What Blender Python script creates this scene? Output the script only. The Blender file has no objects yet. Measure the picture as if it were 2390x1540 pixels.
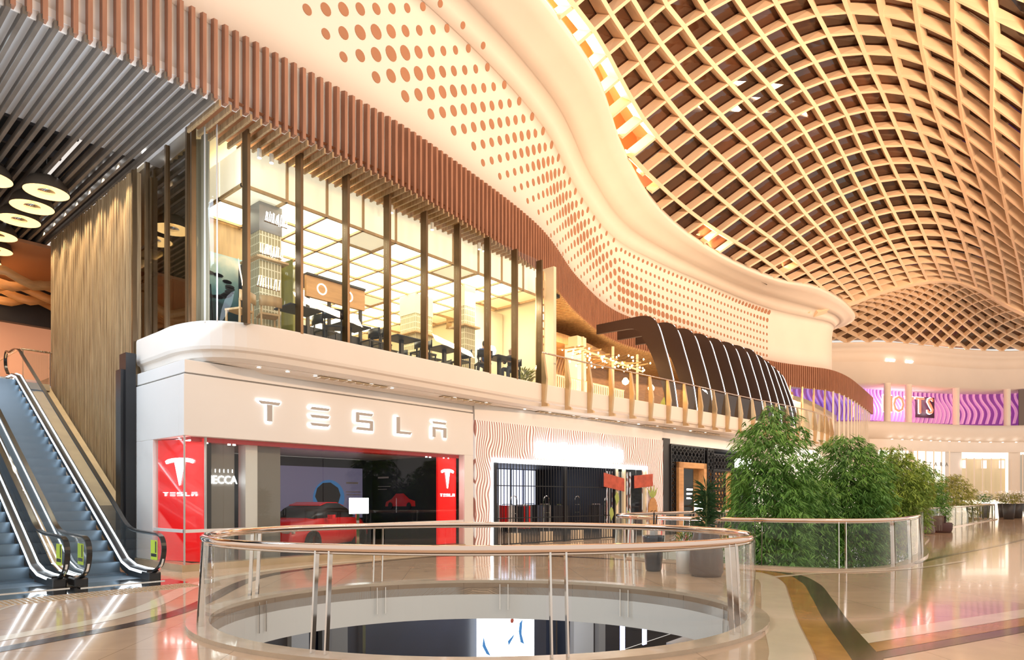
import bpy, bmesh, math, random
from mathutils import Vector, Matrix
# ------------------------------------------------------------------ camera, world, exposure
C = bpy.context.scene.collection
AZ = 0.71180
cd = bpy.data.cameras.new('camera'); cam = bpy.data.objects.new('camera', cd); C.objects.link(cam)
cam.location = (0, 0, 1.6); cam.rotation_euler = (math.pi/2, 0, AZ - math.pi/2)
cd.sensor_width = 36; cd.lens = 36*1530/2390; cd.shift_y = 392/2390; cd.clip_end = 400; cd.clip_start = 0.05
bpy.context.scene.camera = cam
w = bpy.data.worlds.new('World'); bpy.context.scene.world = w; w.use_nodes = True
bg = w.node_tree.nodes['Background']; bg.inputs[0].default_value = (1.0, 0.92, 0.84, 1); bg.inputs[1].default_value = .7
vs = bpy.context.scene.view_settings
vs.view_transform = 'Standard'; vs.look = 'None'; vs.gamma = 1; vs.exposure = 0.35; vs.use_curve_mapping = False
R = math.radians
def area(name, loc, rot, sx, sy, power, col):
    l = bpy.data.lights.new(name, 'AREA'); l.shape = 'RECTANGLE'; l.size = sx; l.size_y = sy; l.energy = power; l.color = col
    o = bpy.data.objects.new(name, l); C.objects.link(o); o.location = loc; o.rotation_euler = rot; return o
def aim(o, p):
    o.rotation_euler = (Vector(p)-o.location).to_track_quat('-Z', 'Y').to_euler(); return o
# warm cove floods behind the wall lip, washing the gridshell from its springing line
for x, y, z in ((17, 13.0, 16.55), (23.5, 15.3, 16.75), (30, 16.9, 16.45), (37, 16.3, 16.0), (45, 14.9, 16.4)):
    aim(area('cove_flood_lamp', (x, y, z), (0, 0, 0), 5.5, .3, 1100, (1, .55, .28)), (x+2, y-7, 23.5))
# opposite cove on the unseen side of the vault
for x, y in ((12, -4), (22, -5), (33, -6), (45, -7), (58, -8)):
    aim(area('cove_flood_lamp', (x, y, 12.5), (0, 0, 0), 6, .6, 1700, (1, .62, .36)), (x+4, y+12, 20))
aim(area('cove_flood_lamp', (76.5, 14.0, 16.7), (0, 0, 0), 14, .3, 1500, (1, .6, .34)), (64, 6, 18))
# added unseen fills: cool light down the escalator hall and up at its ceiling
aim(area('added_hall_fill', (1.3, 15, 9.3), (0, 0, 0), 2, 3, 420, (.62, .8, 1)), (4.2, 15.5, 0))

aim(area('added_soffit_fill', (4.6, 13.2, 6.0), (0, 0, 0), 4, 1.5, 160, (.78, .88, 1)), (4.2, 16.5, 10))
# ------------------------------------------------------------------ materials
def mat(name, col, rough=.6, metal=0, emit=0, ecol=None, noise=0, nscale=3, bump=0, bscale=30, spec=.5, coat=0, stretch=(1,1,1), col2=None):
    m = bpy.data.materials.new(name); m.use_nodes = True; nt = m.node_tree; b = nt.nodes['Principled BSDF']
    b.inputs['Base Color'].default_value = (*col, 1); b.inputs['Roughness'].default_value = rough; b.inputs['Metallic'].default_value = metal
    b.inputs['Specular IOR Level'].default_value = spec; b.inputs['Coat Weight'].default_value = coat; b.inputs['Coat Roughness'].default_value = .04
    if emit: b.inputs['Emission Color'].default_value = (*(ecol or col), 1); b.inputs['Emission Strength'].default_value = emit
    if noise or bump:
        tc = nt.nodes.new('ShaderNodeTexCoord'); mp = nt.nodes.new('ShaderNodeMapping'); mp.inputs['Scale'].default_value = stretch
        nt.links.new(tc.outputs['Object'], mp.inputs[0])
    if noise:
        n = nt.nodes.new('ShaderNodeTexNoise'); n.inputs['Scale'].default_value = nscale; n.inputs['Detail'].default_value = 5
        nt.links.new(mp.outputs[0], n.inputs[0])
        r = nt.nodes.new('ShaderNodeMapRange'); r.inputs[1].default_value = .3; r.inputs[2].default_value = .7; nt.links.new(n.outputs[0], r.inputs[0])
        mx = nt.nodes.new('ShaderNodeMix'); mx.data_type = 'RGBA'
        c2 = col2 or tuple(max(0, c*(1-noise)) for c in col)
        mx.inputs[6].default_value = (*col, 1); mx.inputs[7].default_value = (*c2, 1)
        nt.links.new(r.outputs[0], mx.inputs[0]); nt.links.new(mx.outputs[2], b.inputs['Base Color'])
    if bump:
        n2 = nt.nodes.new('ShaderNodeTexNoise'); n2.inputs['Scale'].default_value = bscale; nt.links.new(mp.outputs[0], n2.inputs[0])
        bp = nt.nodes.new('ShaderNodeBump'); bp.inputs['Strength'].default_value = bump; bp.inputs['Distance'].default_value = .01
        nt.links.new(n2.outputs[0], bp.inputs['Height']); nt.links.new(bp.outputs[0], b.inputs['Normal'])
    return m
def glassmat(name, tint=(1, 1, 1), refl=1.0, base=.04):
    m = bpy.data.materials.new(name); m.use_nodes = True; nt = m.node_tree
    for n in list(nt.nodes):
        if n.type != 'OUTPUT_MATERIAL': nt.nodes.remove(n)
    out = [n for n in nt.nodes if n.type == 'OUTPUT_MATERIAL'][0]
    t = nt.nodes.new('ShaderNodeBsdfTransparent'); t.inputs[0].default_value = (*tint, 1)
    g = nt.nodes.new('ShaderNodeBsdfGlossy'); g.inputs['Roughness'].default_value = 0.0; g.inputs[0].default_value = (1, 1, 1, 1)
    f = nt.nodes.new('ShaderNodeLayerWeight'); f.inputs[0].default_value = .5
    pw = nt.nodes.new('ShaderNodeMath'); pw.operation = 'POWER'; pw.inputs[1].default_value = 4.0; nt.links.new(f.outputs['Facing'], pw.inputs[0])
    a = nt.nodes.new('ShaderNodeMath'); a.operation = 'MULTIPLY_ADD'; a.inputs[1].default_value = refl; a.inputs[2].default_value = base; a.use_clamp = True
    x = nt.nodes.new('ShaderNodeMixShader')
    nt.links.new(pw.outputs[0], a.inputs[0]); nt.links.new(a.outputs[0], x.inputs[0]); nt.links.new(t.outputs[0], x.inputs[1]); nt.links.new(g.outputs[0], x.inputs[2]); nt.links.new(x.outputs[0], out.inputs[0])
    return m
M = dict(
 white=mat('white_plaster', (.86, .80, .73), .55, noise=.04, nscale=.6),
 cool=mat('white_panel', (.85, .84, .82), .4, noise=.03, nscale=.8),
 rust=mat('rust_perforation', (.46, .22, .12), .7, noise=.15, nscale=1),
 fin=mat('dark_timber_fin', (.42, .20, .12), .5, noise=.3, nscale=2, stretch=(6, 6, .6)),
 finlight=mat('oak_timber_fin', (.50, .28, .15), .5, noise=.3, nscale=2, stretch=(6, 6, .6)),
 rib=mat('cream_lattice_rib', (.90, .70, .50), .5, noise=.06, nscale=.5),
 roofglass=mat('dark_roof_glass', (.02, .012, .009), .04, noise=.5, nscale=.22, col2=(.11, .04, .018), spec=.7),
 eaves=mat('orange_eaves', (.85, .30, .12), .6), brown=mat('brown_roof_liner', (.45, .2, .09), .7),
 oak=mat('oak_slats', (.50, .35, .19), .45, noise=.5, nscale=3, stretch=(9, 9, .35), col2=(.25, .15, .07)),
 oak2=mat('golden_oak', (.62, .40, .19), .45, noise=.3, nscale=2, stretch=(4, 4, .5)),
 wood=mat('amber_wood', (.62, .33, .13), .4, noise=.25, nscale=2, stretch=(1, 5, 5)),
 black=mat('black_metal', (.012, .012, .014), .35),
 dark=mat('dark_charcoal', (.035, .035, .04), .5, noise=.3, nscale=1),
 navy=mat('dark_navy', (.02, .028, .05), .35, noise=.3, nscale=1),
 blackceil=mat('black_ceiling', (.012, .011, .011), .8),
 greyslat=mat('grey_slat', (.16, .135, .11), .5, noise=.3, nscale=2),
 bronze=mat('bronze_mullion', (.16, .10, .05), .3, metal=.6, noise=.2, nscale=2),
 brass=mat('satin_brass', (.66, .48, .28), .3, metal=.75, noise=.1),
 steel=mat('polished_steel', (.80, .76, .72), .07, metal=1),
 copper=mat('polished_rail', (.86, .70, .60), .08, metal=1),
 red=mat('gloss_red', (.78, .012, .016), .2, coat=.3, emit=.35, ecol=(1, .02, .02)),
 redm=mat('red_panel', (.7, .02, .02), .25, coat=.3),
 grey=mat('grey_panel', (.22, .205, .19), .35),
 lgrey=mat('light_grey_panel', (.50, .49, .48), .35),
 tan=mat('tan_stone', (.56, .42, .25), .25, noise=.2, nscale=2, coat=.2),
 kerb=mat('beige_stone_kerb', (.62, .49, .36), .2, noise=.15, nscale=3, coat=.3),
 step=mat('escalator_step', (.06, .085, .11), .35, metal=.5),
 stepf=mat('escalator_riser', (.16, .22, .28), .3, metal=.6),
 rubber=mat('black_handrail', (.01, .01, .01), .25),
 glass=glassmat('clear_glass', (.96, .985, .97), .7, .035),
 shopglass=glassmat('shop_glass', (.95, .97, .96), .35, .018),
 tint=glassmat('tinted_glass', (.62, .56, .44), .8, .14),
 ywarm=mat('restaurant_plaster', (.86, .76, .55), .6),
 lum=mat('luminous_panel', (1, .95, .8), .6, emit=3.6, ecol=(1, .93, .70)),
 lumdim=mat('frosted_panel', (.9, .85, .68), .6, emit=.45, ecol=(1, .9, .66)),
 lampw=mat('white_light', (1, 1, 1), .5, emit=6, ecol=(1, .97, .92)),
 led=mat('cool_led', (1, 1, 1), .5, emit=4, ecol=(.82, .92, 1)),
 ledw=mat('warm_led', (1, .9, .8), .5, emit=8, ecol=(1, .8, .55)),
 sign=mat('white_sign_light', (1, 1, 1), .5, emit=5),
 halo=mat('halo_light', (1, 1, 1), .5, emit=3.2, ecol=(.93, .97, 1)),
 signgrey=mat('brushed_letter', (.47, .45, .43), .5),
 neon=mat('red_neon', (1, .05, .03), .5, emit=5, ecol=(1, .06, .03)),
 bulb=mat('amber_bulb', (1, .8, .5), .5, emit=20, ecol=(1, .62, .25)),
 gold=mat('gold_lamp_inner', (.95, .70, .32), .4, emit=1.3, ecol=(1, .68, .28)),
 shade=mat('dark_bronze_shade', (.07, .05, .035), .4),
 leaf=mat('bamboo_leaf', (.22, .44, .08), .5, noise=.6, nscale=1.2, col2=(.08, .22, .05)),
 leaf2=mat('bamboo_leaf_autumn', (.42, .48, .09), .5, noise=.6, nscale=1.5, col2=(.24, .24, .06)),
 leafy=mat('bamboo_leaf_yellow', (.36, .50, .08), .5, noise=.6, nscale=1.5, col2=(.14, .26, .05)), stem=mat('bamboo_stem', (.22, .30, .10), .4),
 curtain=mat('linen_curtain', (.45, .40, .30), .8, noise=.5, nscale=2, stretch=(8, 8, .2)),
 pot=mat('taupe_pot', (.14, .11, .10), .35), navypot=mat('navy_pot', (.025, .035, .055), .12, coat=.5), whitepot=mat('white_pot', (.8, .8, .8), .3),
 softsign=mat('soft_sign_light', (1, .9, .88), .5, emit=1.1, ecol=(1, .8, .78)), canopy=mat('dark_brown_canopy', (.045, .024, .018), .5), sofa=mat('plum_upholstery', (.075, .035, .035), .7), skin=mat('skin', (.62, .38, .27), .6), hair=mat('dark_hair', (.02, .013, .01), .5),
 bluecloth=mat('blue_cloth', (.05, .10, .3), .8), darkcloth=mat('dark_cloth', (.03, .03, .035), .8), denim=mat('grey_denim', (.08, .09, .12), .8),
 poster=mat('red_poster', (.62, .11, .06), .5, noise=.4, nscale=4), green=mat('leaf_green', (.35, .45, .12), .5), tyre=mat('tyre', (.015, .015, .015), .8),
 screen=mat('lit_display', (.9, .95, 1), .5, emit=3.5, ecol=(.93, .96, 1)), blue=mat('blue_print', (.05, .22, .5), .5, emit=.25, ecol=(.05, .25, .6)),
 bluel=mat('blue_light', (.5, .55, 1), .5, emit=5, ecol=(.42, .48, 1)), cream=mat('cream_stone', (.92, .76, .56), .12, coat=.15, noise=.1, nscale=2), amber=mat('amber_stone', (.62, .29, .07), .12, coat=.15, noise=.35, nscale=2.5),
 dbrown=mat('dark_brown_stone', (.12, .06, .035), .12, coat=.1, noise=.4, nscale=2.5), peach=mat('peach_wall', (.80, .42, .26), .6, emit=.25, ecol=(1, .5, .28)),
 glow=mat('lit_interior', (.95, .9, .8), .6, emit=.9, ecol=(1, .92, .80)), purple=mat('purple_glow', (.45, .25, .75), .5, emit=.3, ecol=(.45, .28, 1)), pink=mat('pink_glow', (.75, .42, .62), .5, emit=.28, ecol=(1, .42, .75)), lilac=mat('lilac_glow', (.7, .42, .75), .5, emit=.3, ecol=(.8, .4, .95)),  # purple, pink and lilac glows paint in the cinema wall's coloured lighting
 sticker=mat('yellow_green_sticker', (.55, .75, .05), .5), plumglow=mat('deep_purple_glow', (.28, .08, .32), .5, emit=.12, ecol=(.6, .15, .8)), plum=mat('dark_plum', (.05, .01, .03), .5), yglass=mat('olive_gloss', (.30, .30, .03), .08, coat=.5, noise=.5, nscale=1.5, stretch=(3, 3, .4)),
)
def floor_mat():
    m = bpy.data.materials.new('polished_stone_floor'); m.use_nodes = True; nt = m.node_tree; b = nt.nodes['Principled BSDF']
    tc = nt.nodes.new('ShaderNodeTexCoord'); br = nt.nodes.new('ShaderNodeTexBrick'); mp = nt.nodes.new('ShaderNodeMapping')
    mp.inputs['Rotation'].default_value = (0, 0, R(45)); nt.links.new(tc.outputs['Object'], mp.inputs[0]); nt.links.new(mp.outputs[0], br.inputs[0])
    br.offset = 0; br.inputs['Scale'].default_value = 1; br.inputs['Brick Width'].default_value = 1.2; br.inputs['Row Height'].default_value = 1.2; br.inputs['Mortar Size'].default_value = .004
    br.inputs['Color1'].default_value = (.86, .60, .40, 1); br.inputs['Color2'].default_value = (.81, .56, .37, 1); br.inputs['Mortar'].default_value = (.42, .28, .17, 1)
    n = nt.nodes.new('ShaderNodeTexNoise'); n.inputs['Scale'].default_value = 1.6; n.inputs['Detail'].default_value = 8; nt.links.new(tc.outputs['Object'], n.inputs[0])
    mx = nt.nodes.new('ShaderNodeMix'); mx.data_type = 'RGBA'; mx.blend_type = 'MULTIPLY'; mx.inputs[0].default_value = .35
    nt.links.new(br.outputs[0], mx.inputs[6]); nt.links.new(n.outputs[0], mx.inputs[7]); nt.links.new(mx.outputs[2], b.inputs['Base Color'])
    b.inputs['Roughness'].default_value = .09; b.inputs['Specular IOR Level'].default_value = .55; b.inputs['Coat Weight'].default_value = .15; b.inputs['Coat Roughness'].default_value = .02
    return m
M['floor'] = floor_mat()
def noodle():   # moulded wavy ridges of the patterned shopfront portal
    m = bpy.data.materials.new('wavy_ridged_panel'); m.use_nodes = True; nt = m.node_tree; b = nt.nodes['Principled BSDF']
    tc = nt.nodes.new('ShaderNodeTexCoord'); wv = nt.nodes.new('ShaderNodeTexWave'); wv.inputs['Scale'].default_value = 3.0; wv.inputs['Distortion'].default_value = 16; wv.inputs['Detail'].default_value = 1; wv.inputs['Detail Scale'].default_value = .35
    nt.links.new(tc.outputs['Object'], wv.inputs[0])
    rp = nt.nodes.new('ShaderNodeValToRGB'); rp.color_ramp.elements[0].color = (.42, .19, .15, 1); rp.color_ramp.elements[0].position = .2; rp.color_ramp.elements[1].color = (.95, .90, .88, 1); rp.color_ramp.elements[1].position = .55
    nt.links.new(wv.outputs[0], rp.inputs[0]); nt.links.new(rp.outputs[0], b.inputs['Base Color'])
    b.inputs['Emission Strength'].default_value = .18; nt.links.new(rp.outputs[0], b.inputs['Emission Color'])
    bp = nt.nodes.new('ShaderNodeBump'); bp.inputs['Strength'].default_value = .6; bp.inputs['Distance'].default_value = .03; nt.links.new(wv.outputs[0], bp.inputs['Height']); nt.links.new(bp.outputs[0], b.inputs['Normal'])
    return m
M['noodle'] = noodle()
def grid_mat():   # glazed grid tile of the restaurant columns
    m = bpy.data.materials.new('grid_tile'); m.use_nodes = True; nt = m.node_tree; b = nt.nodes['Principled BSDF']
    tc = nt.nodes.new('ShaderNodeTexCoord'); mp = nt.nodes.new('ShaderNodeMapping'); mp.inputs['Rotation'].default_value = (R(90), 0, 0)
    sp = nt.nodes.new('ShaderNodeSeparateXYZ'); ad = nt.nodes.new('ShaderNodeMath'); cb = nt.nodes.new('ShaderNodeCombineXYZ')
    nt.links.new(tc.outputs['Object'], sp.inputs[0]); nt.links.new(sp.outputs[0], ad.inputs[0]); nt.links.new(sp.outputs[1], ad.inputs[1]); nt.links.new(ad.outputs[0], cb.inputs[0]); nt.links.new(sp.outputs[2], cb.inputs[1])
    br = nt.nodes.new('ShaderNodeTexBrick'); br.offset = 0; nt.links.new(cb.outputs[0], br.inputs[0]); br.inputs['Scale'].default_value = 1; br.inputs['Brick Width'].default_value = .08; br.inputs['Row Height'].default_value = .2; br.inputs['Mortar Size'].default_value = .014
    br.inputs['Color1'].default_value = (.33, .28, .14, 1); br.inputs['Color2'].default_value = (.40, .34, .18, 1); br.inputs['Mortar'].default_value = (.75, .70, .50, 1); nt.links.new(br.outputs[0], b.inputs['Base Color']); b.inputs['Roughness'].default_value = .4
    return m
M['gridtile'] = grid_mat()
def mural():   # hazy valley: blue sky fading over dark hills
    m = bpy.data.materials.new('landscape_mural'); m.use_nodes = True; nt = m.node_tree; b = nt.nodes['Principled BSDF']
    tc = nt.nodes.new('ShaderNodeTexCoord'); sp = nt.nodes.new('ShaderNodeSeparateXYZ'); nt.links.new(tc.outputs['Object'], sp.inputs[0])
    n = nt.nodes.new('ShaderNodeTexNoise'); n.inputs['Scale'].default_value = 1.6; n.inputs['Detail'].default_value = 6; nt.links.new(tc.outputs['Object'], n.inputs[0])
    ad = nt.nodes.new('ShaderNodeMath'); ad.operation = 'MULTIPLY_ADD'; ad.inputs[1].default_value = 1.2; nt.links.new(n.outputs[0], ad.inputs[0]); nt.links.new(sp.outputs[2], ad.inputs[2])
    rp = nt.nodes.new('ShaderNodeValToRGB'); e = rp.color_ramp.elements; mr = nt.nodes.new('ShaderNodeMapRange'); mr.inputs[1].default_value = 6.0; mr.inputs[2].default_value = 8.6
    nt.links.new(ad.outputs[0], mr.inputs[0]); nt.links.new(mr.outputs[0], rp.inputs[0])
    e[0].position = .12; e[0].color = (.01, .02, .02, 1); e[1].position = 1; e[1].color = (.30, .52, .55, 1)
    for p, c in ((.42, (.03, .07, .08, 1)), (.52, (.12, .30, .33, 1)), (.75, (.35, .55, .52, 1)), (.88, (.75, .75, .62, 1))):
        q = e.new(p); q.color = c
    nt.links.new(rp.outputs[0], b.inputs['Base Color']); b.inputs['Roughness'].default_value = .5
    return m
M['mural'] = mural()

# ------------------------------------------------------------------ mesh helpers
class MB:
    def __init__(s): s.v = []; s.f = []
    def add(s, vs, fs):
        n = len(s.v); s.v += [tuple(v) for v in vs]; s.f += [tuple(i+n for i in f) for f in fs]; return s
    def box(s, x0, x1, y0, y1, z0, z1):
        return s.add([(x0,y0,z0),(x1,y0,z0),(x1,y1,z0),(x0,y1,z0),(x0,y0,z1),(x1,y0,z1),(x1,y1,z1),(x0,y1,z1)],
                     [(0,3,2,1),(4,5,6,7),(0,1,5,4),(1,2,6,5),(2,3,7,6),(3,0,4,7)])
    def hexa(s, p):  # 8 points, bottom 4 then top 4
        return s.add(p, [(0,3,2,1),(4,5,6,7),(0,1,5,4),(1,2,6,5),(2,3,7,6),(3,0,4,7)])
    def obox(s, c, ux, uy, uz):  # oriented box: centre and three half vectors
        c = Vector(c); ux = Vector(ux); uy = Vector(uy); uz = Vector(uz)
        return s.hexa([c+a*ux+b*uy+d*uz for d in (-1, 1) for a, b in ((-1,-1),(1,-1),(1,1),(-1,1))])
    def bar(s, a, b, w, h, up=(0, 0, 1)):
        a = Vector(a); b = Vector(b); d = b-a
        if d.length < 1e-6: return s
        u = Vector(up); x = d.cross(u)
        if x.length < 1e-6: x = d.cross(Vector((1, 0, 0)))
        x.normalize(); y = x.cross(d).normalized()
        return s.obox((a+b)/2, d/2, x*w/2, y*h/2)
    def prism(s, poly, z0, z1):
        n = len(poly)
        return s.add([(x, y, z0) for x, y in poly]+[(x, y, z1) for x, y in poly],
                     [tuple(range(n))[::-1], tuple(range(n, 2*n))]+[(i, (i+1) % n, n+(i+1) % n, n+i) for i in range(n)])
    def extr(s, poly, o, ux, uy, un, t):  # flat outline in plane (o,ux,uy) extruded t along un
        o = Vector(o); ux = Vector(ux); uy = Vector(uy); un = Vector(un); n = len(poly)
        P = [o+ux*x+uy*y for x, y in poly]
        return s.add(P+[p+un*t for p in P], [tuple(range(n)), tuple(range(n, 2*n))[::-1]]+[(i, n+i, n+(i+1) % n, (i+1) % n) for i in range(n)])
    def loft(s, rows, closed=False, cap=False):
        n = len(rows[0]); b = len(s.v); s.v += [tuple(p) for r in rows for p in r]
        for i in range(len(rows)-1):
            for j in range(n if closed else n-1):
                k = (j+1) % n; s.f.append((b+i*n+j, b+i*n+k, b+(i+1)*n+k, b+(i+1)*n+j))
        if cap: s.f.append(tuple(b+j for j in range(n))[::-1]); s.f.append(tuple(b+(len(rows)-1)*n+j for j in range(n)))
        return s
    def tube(s, pts, r, seg=8, closed=False):
        pts = [Vector(p) for p in pts]; n = len(pts); rows = []
        for i, p in enumerate(pts):
            a = pts[(i-1) % n] if (closed or i) else p; b = pts[(i+1) % n] if (closed or i < n-1) else p
            d = (b-a).normalized(); x = d.cross(Vector((0, 0, 1)))
            if x.length < 1e-4: x = Vector((1, 0, 0))
            x.normalize(); y = x.cross(d); rr = r[i] if isinstance(r, (list, tuple)) else r
            rows.append([p+x*rr*math.cos(t)+y*rr*math.sin(t) for t in [2*math.pi*k/seg for k in range(seg)]])
        if closed: rows.append(rows[0])
        return s.loft(rows, True, not closed)
    def lathe(s, c, prof, seg=24):
        cx, cy, cz = c
        return s.loft([[(cx+r*math.cos(t), cy+r*math.sin(t), cz+z) for t in [2*math.pi*k/seg for k in range(seg)]] for r, z in prof], True, True)
    def disc(s, c, n, r, seg=12, t=.01):
        n = Vector(n).normalized(); x = n.orthogonal().normalized(); y = n.cross(x)
        return s.extr([(r*math.cos(2*math.pi*k/seg), r*math.sin(2*math.pi*k/seg)) for k in range(seg)], c, x, y, n, t)
    def build(s, name, m, parent=None, smooth=False, bevel=0, solid=0):
        me = bpy.data.meshes.new(name); me.from_pydata(s.v, [], s.f); me.validate(); me.update()
        bm = bmesh.new(); bm.from_mesh(me); bmesh.ops.recalc_face_normals(bm, faces=bm.faces); bm.to_mesh(me); bm.free()
        me.materials.append(M[m] if isinstance(m, str) else m)
        o = bpy.data.objects.new(name, me); C.objects.link(o)
        if parent: o.parent = parent; o.matrix_parent_inverse = Matrix.Translation(parent.location).inverted() if parent.rotation_euler.z == 0 else Matrix()
        if smooth:
            for p in me.polygons: p.use_smooth = True
        if bevel: b = o.modifiers.new('bevel', 'BEVEL'); b.width = bevel; b.segments = 2; b.limit_method = 'ANGLE'
        if solid: q = o.modifiers.new('solid', 'SOLIDIFY'); q.thickness = solid; q.offset = 1
        return o
def tag(o, label=None, cat=None, group=None, kind=None):
    if label: o['label'] = label
    if cat: o['category'] = cat
    if group: o['group'] = group
    if kind: o['kind'] = kind
    return o
def thing(name, label, cat, loc=(0, 0, 0), group=None, rz=0):
    o = bpy.data.objects.new(name, None); C.objects.link(o); o.location = loc; o.rotation_euler.z = rz; o.empty_display_size = .2
    return tag(o, label, cat, group)
def setting(name, label=None, loc=(0, 0, 0)):
    o = bpy.data.objects.new(name, None); C.objects.link(o); o.location = loc; return tag(o, label, None, None, 'structure')
def struct(o, label=None): return tag(o, label, None, None, 'structure')
def dup(root, loc, rz=None, label=None, group=None):
    def cp(o, par):
        c = o.copy(); C.objects.link(c)
        if par: c.parent = par
        for ch in [q for q in ALLCH.get(o.name, [])]: cp(ch, c)
        return c
    ALLCH.clear()
    for o in C.objects:
        if o.parent: ALLCH.setdefault(o.parent.name, []).append(o)
    for k in ALLCH: ALLCH[k] = list(ALLCH[k])
    r = cp(root, None); r.location = loc
    if rz is not None: r.rotation_euler.z = rz
    if label: r['label'] = label
    if group: r['group'] = group
    return r
ALLCH = {}
def text(name, body, size, loc, rz, m, parent=None, ext=.03, align='CENTER', sx=1.0):
    cu = bpy.data.curves.new(name, 'FONT'); cu.body = body; cu.size = size; cu.extrude = ext; cu.align_x = align; cu.align_y = 'CENTER'; cu.resolution_u = 2
    o = bpy.data.objects.new(name, cu); C.objects.link(o); dg = bpy.context.evaluated_depsgraph_get(); dg.update()
    me = bpy.data.meshes.new_from_object(o.evaluated_get(dg)); bpy.data.objects.remove(o)
    me.transform(Matrix.Translation(loc) @ Matrix.Rotation(rz, 4, 'Z') @ Matrix.Rotation(math.pi/2, 4, 'X') @ Matrix.Diagonal((sx, 1, 1, 1)))
    me.materials.clear(); me.materials.append(M[m]); o = bpy.data.objects.new(name, me); C.objects.link(o)
    if parent: o.parent = parent; o.matrix_parent_inverse = Matrix.Translation(parent.location).inverted()
    return o
def spline(pts, n=8, closed=False):
    P = [Vector(p) for p in pts]; N = len(P); out = []
    for i in range(N if closed else N-1):
        g = lambda k: P[k % N] if closed else P[min(max(k, 0), N-1)]
        a, b, c, d = g(i-1), g(i), g(i+1), g(i+2)
        for k in range(n):
            t = k/n; out.append(.5*((2*b)+(c-a)*t+(2*a-5*b+4*c-d)*t*t+(3*b-a-3*c+d)*t**3))
    if not closed: out.append(P[-1])
    return out
class Path:   # plan curve sampled by arc length
    def __init__(s, pts, n=14, closed=False):
        s.p = spline([(x, y, 0) for x, y in pts], n, closed)
        if closed: s.p.append(s.p[0])
        s.L = [0]
        for a, b in zip(s.p, s.p[1:]): s.L.append(s.L[-1]+(b-a).length)
        s.len = s.L[-1]
    def at(s, d):
        import bisect
        d = min(max(d, 0), s.len-1e-6); i = min(bisect.bisect_right(s.L, d)-1, len(s.p)-2)
        t = (d-s.L[i])/(s.L[i+1]-s.L[i]+1e-12); q = s.p[i].lerp(s.p[i+1], t)
        a = s.p[max(i-1, 0)].lerp(s.p[i], t); b = s.p[i+1].lerp(s.p[min(i+2, len(s.p)-1)], t); tg = (b-a).normalized()
        return q, tg, Vector((tg.y, -tg.x, 0))     # point, tangent, normal to the right of travel
    def s_at_x(s, x):
        for i in range(len(s.p)-1):
            if (s.p[i].x-x)*(s.p[i+1].x-x) <= 0: return s.L[i]+(s.L[i+1]-s.L[i])*abs((x-s.p[i].x)/(s.p[i+1].x-s.p[i].x+1e-12))
        return s.len
def ribbon(path, prof, s0, s1, step, name, m, parent=None, smooth=True, solid=0):
    """sweep a profile [(out, z)] along a plan path; out is towards the hall"""
    n = max(2, int((s1-s0)/step)+1); rows = []
    for i in range(n):
        q, t, nn = path.at(s0+(s1-s0)*i/(n-1)); rows.append([q+nn*o+Vector((0, 0, z)) for o, z in prof])
    return MB().loft(rows).build(name, m, parent, smooth=smooth, solid=solid)
def flat(name, outer, holes, z, thick, m):
    """horizontal slab with holes (2D filled curve)"""
    cu = bpy.data.curves.new(name, 'CURVE'); cu.dimensions = '2D'; cu.fill_mode = 'BOTH'; cu.extrude = thick/2
    for pl in [outer]+holes:
        sp = cu.splines.new('POLY'); sp.points.add(len(pl)-1); sp.use_cyclic_u = True
        for p, q in zip(sp.points, pl): p.co = (q[0], q[1], 0, 1)
    o = bpy.data.objects.new(name, cu); C.objects.link(o); dg = bpy.context.evaluated_depsgraph_get(); dg.update()
    me = bpy.data.meshes.new_from_object(o.evaluated_get(dg)); bpy.data.objects.remove(o)
    me.transform(Matrix.Translation((0, 0, z-thick/2))); me.materials.clear(); me.materials.append(M[m])
    o = bpy.data.objects.new(name, me); C.objects.link(o); return o
random.seed(5)

# ------------------------------------------------------------------ ground floor, voids
def ellipse(cx, cy, a, b, n=72):   # oval void, long axis across the view axis
    fx, fy = math.cos(AZ), math.sin(AZ)
    return [(cx+a*math.cos(t)*fy+b*math.sin(t)*fx, cy-a*math.cos(t)*fx+b*math.sin(t)*fy) for t in [2*math.pi*k/n for k in range(n)]]
V1C = (.757*9.4-.6533*.435, .6533*9.4+.757*.435)
void1 = ellipse(*V1C, 3.66, 3.0)
V2 = [(15.35,9.0),(15.2,7.3),(15.3,5.4),(15.8,4.0),(17.1,3.35),(19.6,3.3),(22,3.5),(26,4.2),(30.6,4.75),(32.2,5.5),(31.9,7.2),(28.5,8.6),(24.5,9.7),(20.5,10.4),(17.2,10.4)]
void2 = [(p.x, p.y) for p in spline([(x, y, 0) for x, y in V2], 6, True)]
V3 = [(38,5.8),(42,5.4),(52,5.1),(61,4.8),(63,5.6),(62.5,7.5),(55,8.6),(46,9.2),(39.5,9.0),(37.6,7.4)]
void3 = [(p.x, p.y) for p in spline([(x, y, 0) for x, y in V3], 6, True)]
floor = struct(flat('floor', [(-6,-12),(95,-12),(95,32),(-6,32)], [void1, void2, void3], 0, .22, 'floor'), 'polished beige stone floor with dark and cream inlaid bands')
def inlay(pts, width_in, width_out, m, z=.003):
    P = spline([(x, y, 0) for x, y in pts], 8); rows = []
    for i, p in enumerate(P):
        d = (P[min(i+1, len(P)-1)]-P[max(i-1, 0)]).normalized(); n = Vector((-d.y, d.x, 0)); rows.append([p-n*width_in+Vector((0,0,z)), p+n*width_out+Vector((0,0,z))])
    return MB().loft(rows).build('inlaid_band', m, floor)
arc = [(5.4,.6),(6.6,1.2),(7.3,1.45),(9.3,2.25),(11.2,2.95),(13.1,3.7),(14.4,4.6),(14.6,6.2)]
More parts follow.
